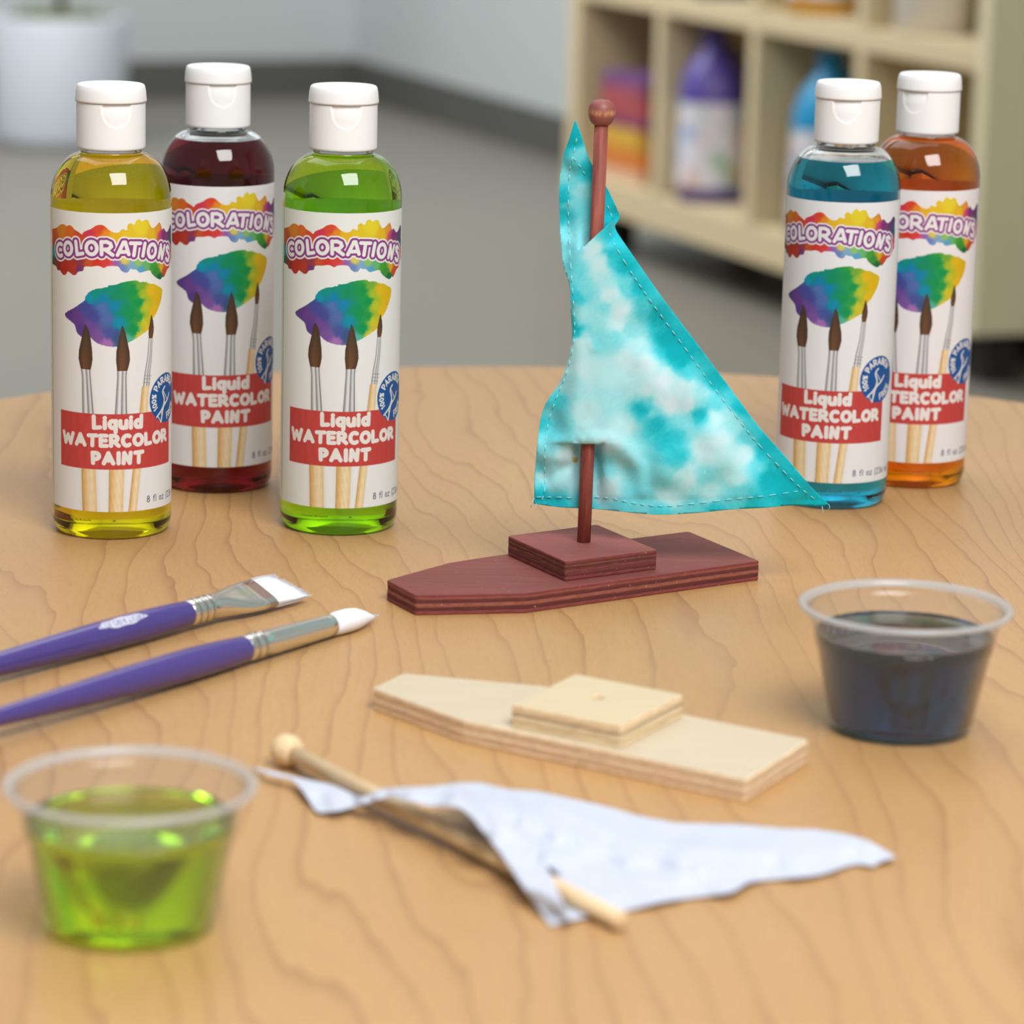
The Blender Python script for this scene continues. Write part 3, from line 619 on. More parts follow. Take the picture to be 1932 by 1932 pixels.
RB = 0.024
def build_label():
    rl = RB+0.00012
    th = (UU/1000/RB).ravel(); z = ((VV+12.0)/1000).ravel()
    co = np.stack([rl*np.sin(th), -rl*np.cos(th), z], -1)
    idx = np.arange(nu*nv).reshape(nv, nu)
    fq = np.stack([idx[:-1, :-1], idx[:-1, 1:], idx[1:, 1:], idx[1:, :-1]], -1).reshape(-1, 4)
    cols = art_lin.reshape(-1, 3)
    # the plain remainder of the wrap
    nb_ = 60; th2 = np.linspace(U1/1000/RB, U1/1000/RB+(150.0-(U1-U0))/1000/RB, nb_); vb = np.array([12.0, 132.0])/1000
    co2 = np.array([(rl*sin(t), -rl*cos(t), zz_) for zz_ in vb for t in th2]); o = len(co)
    f2 = np.array([(o+i, o+i+1, o+nb_+i+1, o+nb_+i) for i in range(nb_-1)])
    co = np.vstack([co, co2]); fq = np.vstack([fq, f2]); cols = np.vstack([cols, np.tile(np.array(lin((247, 249, 252))[:3]), (len(co2), 1))])
    me = bpy.data.meshes.new('label'); me.vertices.add(len(co)); me.vertices.foreach_set('co', co.astype(np.float32).ravel())
    me.loops.add(fq.size); me.loops.foreach_set('vertex_index', fq.astype(np.int32).ravel())
    me.polygons.add(len(fq)); me.polygons.foreach_set('loop_start', np.arange(0, fq.size, 4, dtype=np.int32)); me.polygons.foreach_set('loop_total', np.full(len(fq), 4, np.int32))
    me.polygons.foreach_set('use_smooth', np.ones(len(fq), bool)); me.update()
    a = me.color_attributes.new('Col', 'FLOAT_COLOR', 'POINT'); a.data.foreach_set('color', np.hstack([cols, np.ones((len(cols), 1))]).astype(np.float32).ravel())
    me.materials.append(M['label']); return me
LABEL = build_label()
# bottle shell
ZS, DH, RN = 0.1352, 0.0180, 0.012
WALL = .0009
def inner(z):
    """radius of the inside wall at a height."""
    if z <= ZS: return RB-WALL
    if z >= ZS+DH-WALL-.0002: return .0108
    return max(.0108, RN-WALL+(RB-RN)*sqrt(max(0, 1-((z-ZS)/(DH-WALL))**2)))
BOT = [(0, .0031), (.010, .0029), (.016, .0018), (.0196, .0008), (.0219, .0016), (.0229, .0035), (.0231, .0065), (RB-WALL, ZS)]
def body_mesh(level):
    o = [(0, .0026), (.010, .0024), (.016, .0012), (.0195, 0), (.0222, .0008), (.0235, .003), (.024, .006), (.024, ZS)]
    for k in range(1, 19): a = radians(90*k/18); o.append((RN+(RB-RN)*cos(a)**1.08, ZS+DH*sin(a)))
    o += [(.0121, ZS+DH+.0008), (.0119, ZS+DH+.002), (.0117, .1715), (.0106, .1715)]
    z = .170
    while z > level+.0004: o.append((inner(z), z)); z -= .0006
    o.append((inner(level), level))
    return lathe(o, 128)
def liquid_mesh(level):
    p = list(BOT); z = ZS+.0006
    while z < level-.0003: p.append((inner(z), z)); z += .0006
    p += [(inner(level), level), (inner(level)-.0015, level-.0004), (0, level-.0005)]
    return lathe(p, 128)
# cap
def cap_mesh():
    seg = 180; zs = [.1550, .1552, .1558]+[.1558+(.1730-.1558)*k/40 for k in range(1, 41)]+[.1733]
    vs = []; fs = []; R1 = .01365
    for j, z in enumerate(zs):
        for k in range(seg):
            a = 2*pi*k/seg; s_ = atan2(sin(a+pi/2), cos(a+pi/2))*R1*1000     # arc mm from the front (-Y)
            r = R1-(0.0004 if j == 0 else 0.00015 if j == 1 else 0)
            d = (.1730-z)*1000
            hw = 6.2*max(0, 1-((d-1.2)/7.6)**2.4)**0.5 if d > 1.2 else 6.2
            if 0 <= d < 8.8:
                inn = hw-abs(s_); ww = sm(inn/0.55); r -= ww*(0.0006*max(0, 1-d/5.0)**1.5+0.00018)
                rim = math.exp(-((inn+0.25)/0.22)**2) if d > .8 else 0; r += 0.00010*rim
            vs.append((r*cos(a), r*sin(a), z))
    n = len(zs)
    for j in range(n-1):
        for k in range(seg): fs.append((j*seg+k, j*seg+(k+1) % seg, (j+1)*seg+(k+1) % seg, (j+1)*seg+k))
    fs.append(tuple(reversed(range(seg)))); fs.append(tuple(range((n-1)*seg, n*seg)))
    return vs, fs
v, f = cap_mesh(); o = mesh('cap', v, f, M['cap']); CAP = o.data; bpy.data.objects.remove(o)
v, f = lathe([(0, .1734), (.0134, .1734), (.0141, .1736), (.01412, .1743), (.01385, .1777), (.0135, .1795), (.0131, .1802), (.0125, .1805), (.0115, .1804), (.006, .1802), (0, .18015)], 128)
o = fix(mesh('lid', v, f, M['cap'])); LID = o.data; bpy.data.objects.remove(o)
def bottle(x, y, rot, caprot, liq, level, label):
    t = thing('paint_bottle', label, 'bottle', (x, y, TZ), 0, 'squeeze bottles of liquid watercolor')
    face = atan2(x, y)      # turn the front of the label towards the camera, then by rot
    v, f = body_mesh(level); o = mesh('bottle_body', v, f, M['clear'], t)
    v, f = liquid_mesh(level); q = mesh('paint', v, f, [M[liq], M[liq+'_top']], t)
    for i, p_ in enumerate(q.data.polygons):
        if p_.center.z > level-.0006 and abs(p_.normal.z) > .8: p_.material_index = 1
    q['label'] = liq+' liquid watercolor'
    lb = link('label', LABEL, [], t, None); lb.rotation_euler = (0, 0, -face+radians(rot))
    c = link('cap', CAP, [], t, None); c.rotation_euler = (0, 0, -face+radians(caprot))
    l = link('lid', LID, [], c, None)
    return t
bottle(-0.1628, 1.3255, 7, 10, 'yellow', .1535, 'squeeze bottle of yellow watercolor, leftmost bottle, white flip cap')
bottle(-0.1286, 1.4165, 11, 9, 'red', .1497, 'squeeze bottle of dark red watercolor behind and between the yellow and green ones')
bottle(-0.0715, 1.3425, 7, 5, 'green', .1535, 'squeeze bottle of green watercolor, front right of the left three')
bottle(0.1376, 1.4150, -6, -1, 'blue', .1480, 'squeeze bottle of teal blue watercolor behind the tip of the dyed sail')
bottle(0.1774, 1.4620, 5, -28, 'orange', .1535, 'squeeze bottle of orange watercolor, rightmost bottle, partly behind the blue one')

# ------------------------------------------------------------------ boats
def plate(name, P, z0, z1, mat, org, parent, hole=None):
    """a plywood plate with rounded corners and faintly grooved plies."""
    pts = []
    n = len(P)
    for i in range(n):                       # round the corners
        a = Vector(P[i-1]); b = Vector(P[i]); c = Vector(P[(i+1) % n]); r = 0.0012
        p = b+(a-b).normalized()*r; q = b+(c-b).normalized()*r
        for k in range(4):
            t_ = k/3; pts.append(((p*(1-t_)+b*t_)*(1-t_)+(b*(1-t_)+q*t_)*t_))
    # subdivide long edges for a slightly uneven outline
    res = []
    for i in range(len(pts)):
        a = pts[i]; b = pts[(i+1) % len(pts)]; L = (b-a).length; m = max(1, int(L/0.003))
        for k in range(m): res.append(a+(b-a)*k/m)
    cen = sum(res, Vector((0, 0)))/len(res); N = len(res); T = z1-z0
    levels = [(0.0, .0004), (.05, 0)]
    for k in range(1, 5): levels += [(.2*k-.02, 0), (.2*k, .00016), (.2*k+.02, 0)]
    levels += [(.95, 0), (.985, .00025), (1.0, .0006)]
    vs = []; fs = []
    for z, ins in levels:
        for k, p in enumerate(res):
            d = (cen-p).normalized(); w_ = 0.00018*noise.noise(Vector((p.x*700, p.y*700, z*9)))
            q = p+d*(ins+w_); vs.append((q.x, q.y, z0+T*z))
    for j in range(len(levels)-1):
        for k in range(N): fs.append((j*N+k, j*N+(k+1) % N, (j+1)*N+(k+1) % N, (j+1)*N+k))
    fs.append(tuple(reversed(range(N))))
    if hole is None: fs.append(tuple(range((len(levels)-1)*N, len(levels)*N)))
    else:                                    # a drilled hole in the top face
        (hx, hy), hr, hd = hole; m = N; base = (len(levels)-1)*N; o = len(vs)
        for zz_ in (z1, z1-0.0003, z1-hd):
            for k in range(N):
                q = res[k]; a = atan2(q.y-hy, q.x-hx); rr = hr+(0.0003 if zz_ == z1 else 0); vs.append((hx+rr*cos(a), hy+rr*sin(a), zz_))
        for k in range(N): fs.append((base+k, base+(k+1) % N, o+(k+1) % N, o+k))
        for j in range(2):
            for k in range(N): fs.append((o+j*N+k, o+j*N+(k+1) % N, o+(j+1)*N+(k+1) % N, o+(j+1)*N+k))
        fs.append(tuple(range(o+2*N, o+3*N)))
    o_ = mesh(name, vs, fs, mat, parent, smooth=False, org=org); return fix(o_)
mm = lambda L: [(x/1000, y/1000) for x, y in L]
HT = 0.0078
hullP = mm([(-46.4, 1216.5), (-34.8, 1194.2), (6.0, 1201.6), (96.7, 1262.6), (71.5, 1311.0), (-5, 1261.5), (-24, 1246.5)])
cabP = mm([(-1.5, 1261.5), (20.5, 1220.8), (56.0, 1243.8), (33.7, 1285.3)])
mb = on_z(1101, 1022, 2*HT)
org = Vector((mb.x, mb.y, TZ))
boat = thing('toy_sailboat', 'assembled toy sailboat stained reddish brown with a tie-dyed turquoise sail', 'toy boat', org)
plate('hull', hullP, TZ, TZ+HT, M['red_hull'], org, boat)
c2 = plate('cabin_block', cabP, 0, HT, M['red_cabin'], Vector((org.x, org.y, 0)), boat); c2.location = (0, 0, HT)
YB = mb.y
mtop = on_y(1134, 236, YB); mast_b = mb-Vector((0, 0, 0.006)); axm = (mtop-mb).normalized(); Lm = (mtop-mast_b).length
prof = [(0, 0), (.00262, 0), (.00262, Lm*0.3), (.00262, Lm*0.7), (.00262, Lm+0.002), (0, Lm+0.002)]
v, f = lathe(prof, 32); mo = fix(mesh('mast', v, f, M['red_dowel'], boat)); mo.location = mast_b-org; mo.rotation_euler = axm.to_track_quat('Z', 'Y').to_euler()
bead = [(0, 0), (.0026, .0), (.0034, .0004), (.0043, .0016), (.0050, .0036), (.0052, .0052), (.0049, .0070), (.0040, .0085), (.0028, .0093), (.0012, .0096), (0, .0096)]
v, f = lathe(bead, 40); bo = fix(mesh('bead', v, f, M['red_bead'], mo)); bo.location = (0, 0, Lm)

def flat_mesh(outline, sx, sy, cuts=()):
    bm = bmesh.new(); n_ = len(outline)
    cv, ce, cf = delaunay_2d_cdt([Vector(p) for p in outline], [(i, (i+1) % n_) for i in range(n_)], [], 1, 1e-4)[:3]
    vs = [bm.verts.new((p.x, p.y, 0)) for p in cv]
    for t3 in cf: bm.faces.new([vs[i] for i in t3])
    xs = [p[0] for p in outline]; ys = [p[1] for p in outline]
    def cut(co, no): bmesh.ops.bisect_plane(bm, geom=bm.verts[:]+bm.edges[:]+bm.faces[:], plane_co=co, plane_no=no, dist=1e-4)
    for (ax, ay), (bx, by) in cuts: cut((ax, ay, 0), (by-ay, ax-bx, 0))
    x = min(xs)+sx
    while x < max(xs): cut((x, 0, 0), (1, 0, 0)); x += sx
    y = min(ys)+sy
    while y < max(ys): cut((0, y, 0), (0, 1, 0)); y += sy
    for (ax, ay), (bx, by) in cuts:
        d = Vector((bx-ax, by-ay)); L = d.length; d.normalize(); n = Vector((-d.y, d.x)); es = []
        for e in bm.edges:
            ok = True
            for q in e.verts:
                p = Vector((q.co.x-ax, q.co.y-ay))
                if abs(p.dot(n)) > 1e-2 or p.dot(d) < -0.01 or p.dot(d) > L+0.01: ok = False
            if ok: es.append(e)
        if es: bmesh.ops.split_edges(bm, edges=es)
    return bm
def face_side(v):
    c = Vector((0, 0, 0)); n = 0
    for f_ in v.link_faces: c += f_.calc_center_median(); n += 1
    return c/max(n, 1)
# turquoise sail
so = [(1085, 225), (1097, 255), (1107, 287), (1119, 314), (1144, 352), (1158, 380), (1169, 408), (1164, 420), (1160, 430), (1175, 455), (1205, 498), (1250, 562), (1320, 655), (1387, 745), (1430, 803), (1482, 862), (1530, 918), (1563, 951), (1548, 955), (1500, 953), (1440, 958), (1380, 961), (1310, 968), (1240, 971), (1180, 966), (1120, 960), (1075, 958), (1040, 955), (1007, 950), (1008, 925), (1008, 900), (1011, 870), (1014, 835), (1020, 790), (1030, 760), (1052, 728), (1066, 700), (1076, 660), (1080, 625), (1077, 585), (1075, 540), (1063, 500), (1058, 460), (1056, 410), (1055, 355), (1061, 300), (1074, 260)]
sharp = [0, 17, 28]
ol = catmull(so, 3, True, sharp)
cA = ((1099, 468), (1162, 410)); cB = ((1076, 837), (1140, 837))
bm = flat_mesh(ol, 5.0, 5.0, (cA, cB))
TT = [(1085,235,1),(1075,270,1),(1065,330,.5),(1095,290,.55),(1110,320,.9),(1062,370,.95),(1075,380,.5),(1095,360,.4),(1070,430,.5),(1085,450,.45),(1100,430,.5),(1060,410,.9),(1145,370,.9),(1155,410,1),(1150,440,.85),(1120,470,.12),(1130,500,.12),(1155,480,.85),(1180,500,.95),(1205,545,.9),(1090,510,.6),(1100,540,.55),(1080,470,.5),(1085,560,.8),(1084,620,1),(1100,590,.35),(1130,520,.3),(1150,560,.1),(1175,590,.03),(1165,610,.1),(1140,580,.5),(1120,600,.4),(1130,640,.5),(1100,650,.2),(1180,540,.6),(1210,590,.7),(1240,600,.95),(1260,640,1),(1290,680,1),(1270,670,1),(1300,700,.7),(1160,640,.5),(1190,620,.45),(1200,650,.25),(1180,680,.1),(1220,690,.05),(1250,720,0),(1200,720,.25),(1150,700,.25),(1100,700,.15),(1080,720,.35),(1050,760,.75),(1040,780,.55),(1220,730,.1),(1290,730,.1),(1260,760,0),(1300,760,.05),(1230,780,.55),(1215,775,.95),(1240,800,.9),(1260,830,.85),(1320,780,.9),(1330,740,.35),(1350,760,.6),(1345,720,.9),(1300,800,.5),(1280,860,.8),(1150,760,.35),(1100,780,.2),(1180,800,.2),(1150,830,.2),(1050,820,.6),(1030,840,.5),(1020,800,.8),(1070,860,.08),(1040,870,.35),(1030,900,.3),(1015,880,.6),(1012,935,.9),(1050,957,.9),(1080,900,.25),(1140,880,.5),(1180,870,.35),(1200,900,.5),(1150,920,.15),(1210,930,.55),(1250,900,.5),(1260,940,.2),(1300,900,.15),(1330,850,.1),(1360,830,.08),(1380,800,.4),(1410,830,.6),(1400,860,.12),(1390,900,.25),(1330,900,.5),(1340,930,.3),(1300,960,.6),(1400,930,.6),(1430,880,.6),(1440,850,.9),(1450,900,1),(1480,920,1),(1520,940,1),(1550,953,1),(1420,950,.9),(1350,962,.85),(1250,967,.7),(1180,963,.6),(1100,955,.7),(1400,770,.95),(1450,830,1),(1360,715,.95),(1310,650,.95),(1370,780,.35),(1350,790,.15)]
TC = [(0, (226, 238, 246)), (.12, (208, 237, 243)), (.35, (178, 234, 240)), (.6, (118, 222, 232)), (.85, (48, 204, 218)), (1, (12, 186, 200))]
def tcol(t_):
    for (a, ca), (b, cb) in zip(TC, TC[1:]):
        if t_ <= b:
            k = (t_-a)/(b-a); return tuple(ca[i]+(cb[i]-ca[i])*k for i in range(3))
    return TC[-1][1]
def segd(px, py, pl_):
    best = 1e9; bt = 0
    for (ax, ay), (bx, by) in zip(pl_, pl_[1:]):
        L2 = (bx-ax)**2+(by-ay)**2; t_ = max(0, min(1, ((px-ax)*(bx-ax)+(py-ay)*(by-ay))/L2)); d = hypot(px-ax-t_*(bx-ax), py-ay-t_*(by-ay))
        if d < best: best = d; bt = t_
    return best
DD = [(1085,235,2),(1060,330,7),(1062,420,8),(1095,300,3),(1120,340,5),(1145,380,7),(1168,410,10),(1100,420,5),(1155,435,1),(1058,470,4),(1120,500,-4.4),(1090,560,-2),(1078,600,1),(1140,560,-4.4),(1160,480,-3),(1080,680,2),(1120,650,-4.4),(1120,760,-4.4),(1060,740,2),(1025,800,4),(1200,560,-2),(1260,640,0),(1200,700,-4.5),(1300,740,-4),(1350,720,2),(1110,810,-4.4),(1150,820,-4.2),(1050,850,-1),(1012,900,4),(1030,945,3),(1060,900,1),(1110,900,4.5),(1110,950,4),(1160,900,0),(1200,850,-3.5),(1200,950,-2),(1270,880,-7),(1260,965,-4),(1350,850,-5),(1400,930,-4),(1430,830,0),(1480,910,0),(1560,952,4)]
FOLDS = [([(1095, 445), (1082, 500), (1084, 560)], 7, 2.2), ([(1078, 690), (1090, 745), (1086, 775)], 7, -1.8), ([(1045, 830), (1095, 832)], 6, 1.6), ([(1122, 832), (1150, 832), (1185, 850), (1205, 880), (1212, 925)], 8, 1.8), ([(1130, 450), (1125, 520), (1150, 600)], 9, -1.4), ([(1070, 880), (1030, 905)], 5, -1.0), ([(1160, 430), (1140, 440), (1120, 455)], 5, -1.2), ([(1100, 640), (1125, 700)], 9, 1.0), ([(1190, 640), (1160, 760), (1200, 830)], 16, -1.0), ([(1300, 760), (1350, 860), (1440, 935)], 18, 1.2)]
# mast line in the picture
mast_px = lambda y: 1101+(1022-y)*(1134-1101)/(1022-236)
hyp = [(1144, 352), (1169, 408), (1160, 430), (1250, 562), (1387, 745), (1482, 862), (1563, 951)]
def sail_depth(x, y, zone):
    D = idw(DD, x, y, pw=3.6, eps=200.0)
    for pl_, wd, amp in FOLDS: D -= 0.85*amp*math.exp(-(segd(x, y, pl_)/(wd*1.9))**2)
    D += 0.7*noise.noise(Vector((x/45, y/45, 0)))+0.12*noise.noise(Vector((x/15, y/15, 5)))
    D -= 0.35*sm((24-segd(x, y, hyp))/3)
    D += 0.35*sm((y-938)/3)
    lat = abs(x-mast_px(y)); wl = sm((34-lat)/18)
    if zone == 'up': return D*(1-wl)+max(D, 4.6)*wl
    if zone == 'low': return D*(1-wl)+max(D, 4.4)*wl
    q_ = sm((y-445)/25)*sm((860-y)/25); k_ = sm((70-lat)/52)*q_+wl*(1-q_)
    return D*(1-k_)+min(D, -4.2)*k_
lay = bm.verts.layers.float_color.new('Col')
pos = {}
for q in bm.verts:
    x, y = q.co.x, q.co.y
    eh = segd(x, y, hyp)
    fc = face_side(q)
    up = ((fc.x-cA[0][0])*(cA[1][1]-cA[0][1])-(fc.y-cA[0][1])*(cA[1][0]-cA[0][0])) > 0   # above the upper slit
    # cA direction goes up-right: left/up side test
    low = fc.y > 837
    D = sail_depth(x, y, 'up' if up else 'low' if low else 'mid')
    q[lay] = (0, 0, 0, 1)
    wx = x+9*noise.noise(Vector((x/26, y/26, 1)))+3*noise.noise(Vector((x/9, y/9, 2))); wy = y+9*noise.noise(Vector((x/26, y/26, 7)))+3*noise.noise(Vector((x/9, y/9, 8)))
    t_ = 0.06+0.97*idw(TT, wx, wy, pw=3.4, eps=16.0)+0.05*noise.noise(Vector((x/5, y/5, 3)))+0.05*noise.noise(Vector((x/2.6, y/2.6, 9)))
    if eh < 22: t_ = t_*0.72+0.28*0.95
    c = tcol(max(0, min(1, t_)))
    ds = hypot(x-1085, (y-868)*1.2)
    if ds < 7: k = sm((7-ds)/4)*0.9; c = tuple(c[i]*(1-k)+(196, 150, 30)[i]*k for i in range(3))
    q[lay] = lin(c)
    pos[q] = on_y(x, y, YB+D/1000)-org
for q, p in pos.items(): q.co = p
me = bpy.data.meshes.new('sail'); bm.to_mesh(me); 
bm.free()
sail = link('sail', me, M['sail'], boat); sail['label'] = 'tie-dyed turquoise and white cotton sail'
md = sail.modifiers.new('thickness', 'SOLIDIFY'); md.thickness = 0.00035; md.offset = 0
def surfD(x, y): return sail_depth(x, y, 'up' if y < 440 else 'low' if y > 838 else 'mid')
def stitches(paths, step, surf):
    parts = []
    for P in paths:
        P = catmull(P, 12, False); acc = 0; on = True; cur = [P[0]]
        for a, b in zip(P, P[1:]):
            L = hypot(b[0]-a[0], b[1]-a[1]); acc += L; cur.append(b)
            if acc > step:
                if on and len(cur) > 1: parts.append(tube([surf(*q) for q in (cur[0], cur[len(cur)//2], cur[-1])], 0.00017, 5))
                acc = 0; on = not on; step_ = step; cur = [b]
    return merge(parts)
sf = lambda x, y: on_y(x, y, YB+surfD(x, y)/1000-0.0004)-org
SP = [[(1088, 262), (1082, 290), (1074, 330), (1072, 400), (1074, 450), (1078, 520), (1083, 590), (1083, 640), (1070, 700), (1052, 745), (1034, 800), (1028, 860), (1028, 920), (1022, 945)],
      [(1082, 298), (1095, 315), (1106, 333)], [(1146, 388), (1152, 402), (1158, 418)], [(1150, 440), (1170, 480), (1215, 550), (1280, 640), (1350, 735), (1420, 825), (1470, 880), (1510, 920), (1545, 948)],
      [(1012, 938), (1050, 938), (1085, 940)], [(1122, 938), (1150, 940), (1200, 950), (1250, 955), (1310, 950), (1380, 942), (1440, 936), (1505, 927)]]
v, f = stitches(SP, 7.0, sf); o = mesh('stitching', v, f, M['thread'], sail); o['kind'] = 'stuff'
parts = []
for a in ([(1008, 940), (1003, 948), (1002, 957)], [(1563, 951), (1566, 956), (1563, 962)], [(1551, 955), (1553, 965), (1551, 969)], [(1012, 950), (1010, 958), (1013, 962)], [(1095, 843), (1104, 835), (1110, 832)]):
    parts.append(tube([on_y(x, y, YB+0.002)-org for x, y in a], 0.00012, 5))
o = mesh('loose_threads', *merge(parts), M['thread'], sail); o['kind'] = 'stuff'

# bare boat
NT_ = 0.0075
nh = mm([(-44.8, 1067.6), (-14.2, 1032.2), (73.4, 975.2), (96.0, 1019.3), (11.7, 1075.2), (-35.5, 1086.8)])
nc = mm([(1.3, 1025.3), (35.9, 1004.2), (57.0, 1042.1), (22.3, 1064.2)])
hp = on_z(1127.8, 1315.3, 2*NT_); org2 = Vector((hp.x, hp.y, TZ))
nbt = thing('unfinished_toy_boat', 'bare unpainted plywood boat hull with square deck block, no mast', 'toy boat', org2)
plate('hull', nh, TZ, TZ+NT_, M['nat_hull'], org2, nbt)
c3 = plate('cabin_block', nc, 0, NT_, M['nat_cabin'], Vector((org2.x, org2.y, 0)), nbt, hole=((hp.x, hp.y), 0.0022, 0.006)); c3.location = (0, 0, NT_)

# loose mast lying down with the white sail
p0 = on_z(545, 1418, 0.0052); p1 = on_z(1172, 1738, 0.0031); ax = (p1-p0).normalized(); L = (p1-p0).length
mt = thing('loose_mast', 'bare wooden dowel mast with round bead lying on the table through the white sail', 'dowel', (p0.x, p0.y, TZ))
v, f = lathe([(0, 0), (.0026, 0), (.0026, L*0.5), (.0026, L-.0004), (.0022, L), (0, L)], 32)
d_ = fix(mesh('dowel', v, f, M['nat_dowel'], mt)); d_.location = p0-Vector((p0.x, p0.y, TZ)); d_.rotation_euler = ax.to_track_quat('Z', 'Y').to_euler()
v, f = lathe([(r, -z+0.004) for r, z in bead], 40); b_ = fix(mesh('bead', v, f, M['nat_dowel'], mt)); b_.location = d_.location; b_.rotation_euler = d_.rotation_euler

wo = [(475, 1447), (520, 1457), (573, 1470), (632, 1483), (668, 1500), (690, 1503), (722, 1489), (805, 1485), (853, 1479), (906, 1478), (955, 1489), (1015, 1494), (1080, 1508), (1155, 1525), (1197, 1538), (1250, 1548), (1277, 1553), (1340, 1555), (1395, 1556), (1470, 1563), (1540, 1566), (1606, 1577), (1644, 1590), (1690, 1617), (1660, 1626), (1648, 1634), (1611, 1631), (1552, 1649), (1510, 1655), (1450, 1660), (1410, 1666), (1380, 1683), (1310, 1693), (1245, 1702), (1176, 1719), (1105, 1730), (1038, 1747), (1010, 1705), (981, 1665), (965, 1640), (949, 1617), (925, 1585), (897, 1550), (880, 1533), (862, 1523), (817, 1521), (777, 1513), (732, 1504), (708, 1510), (650, 1527), (611, 1533), (595, 1529), (580, 1505), (563, 1483), (547, 1470), (520, 1465), (495, 1457)]
HH = [(475,1447,1.5),(520,1458,3.4),(560,1475,3.2),(600,1525,1.2),(575,1480,3.4),(640,1500,3.2),(660,1515,2.5),(690,1505,6),(720,1503,9),(780,1510,13),(862,1523,16),(750,1490,11),(830,1484,10),(900,1482,7),(897,1550,15),(949,1617,8.5),(981,1665,3.5),(1038,1746,.6),(1010,1700,1.6),(1000,1495,4),(1100,1516,3),(1250,1549,4),(1300,1560,2),(1400,1558,2),(1540,1568,2.4),(1600,1585,3),(1640,1592,3),(1689,1617,2),(1000,1560,8),(1000,1620,7.6),(960,1540,11),(1100,1600,3.6),(1200,1620,3),(1300,1620,5),(1400,1620,3),(1100,1660,1.2),(1030,1640,3.6),(1100,1640,1.0),(1080,1640,1.3),(1075,1610,3.6),(1130,1670,1.0),(1080,1700,.8),(1150,1680,1.2),(1176,1719,.8),(1250,1702,1.8),(1310,1692,.8),(1390,1677,2.4),(1450,1660,.8),(1552,1648,1.4),(1611,1631,.8),(1650,1632,1.0),(1660,1612,2.0),(1500,1600,3),(1120,1700,1.5)]
cC = ((1034, 1640), (1062, 1704)); cm = Vector((cC[0][0]+cC[1][0], cC[0][1]+cC[1][1]))/2; cdv = (Vector(cC[1])-Vector(cC[0])); ch = cdv.length/2; cdv.normalize()
ol = catmull(wo, 3, True, [0, 23, 36])
bm = flat_mesh(ol, 7.0, 4.0, (cC,))
org3 = on_z(1100, 1620, 0); org3.z = TZ; pos = {}
WF = [([(760, 1492), (900, 1500), (1010, 1600)], 14, 1.0), ([(905, 1520), (1000, 1575), (1180, 1640), (1300, 1640)], 12, -1.2), ([(1000, 1500), (1200, 1590), (1450, 1610)], 13, 0.9)]
def whgt(x, y):
    h = idw(HH, x, y, pw=3.6, eps=160.0)
    for pl_, wd, amp in WF: h += amp*math.exp(-(segd(x, y, pl_)/wd)**2)
    return max(0.35, h+0.25*noise.noise(Vector((x/60, y/24, 2))))
for q in bm.verts:
    x, y = q.co.x, q.co.y; h = whgt(x, y); fc = face_side(q)
    side = (fc.x-cC[0][0])*(cC[1][1]-cC[0][1])-(fc.y-cC[0][1])*(cC[1][0]-cC[0][0]) > 0
    ta = Vector((x, y))-cm; lt = abs(ta.dot(cdv)+0.0); along = ta.dot(Vector((0.89, 0.456)))
    latl = abs(ta.x*(-0.456)+ta.y*0.89)
    wl = sm((30-latl)/14); sg = ta.x*(-0.456)+ta.y*0.89; wn = sm((62-latl)/50) if sg > 0 else max(0, min(1, (26-latl)/12))
    if side: h = h*(1-wl)+0.45*wl
    else: k_ = wn*(sm((110+along)/40) if along < 0 else 1); h = h*(1-k_)+max(h, 6.9)*k_
    pos[q] = on_z(x, y, h/1000)-org3
for q, p in pos.items(): q.co = p
me = bpy.data.meshes.new('white_sail'); bm.to_mesh(me); bm.free()
ws = link('white_sail', me, M['white_cloth'], None, True, org3); md = ws.modifiers.new('thickness', 'SOLIDIFY'); md.thickness = 0.00035; md.offset = 0
tag(ws, 'undyed white cotton sail lying rumpled on the table, a dowel pushed through it', 'cloth')

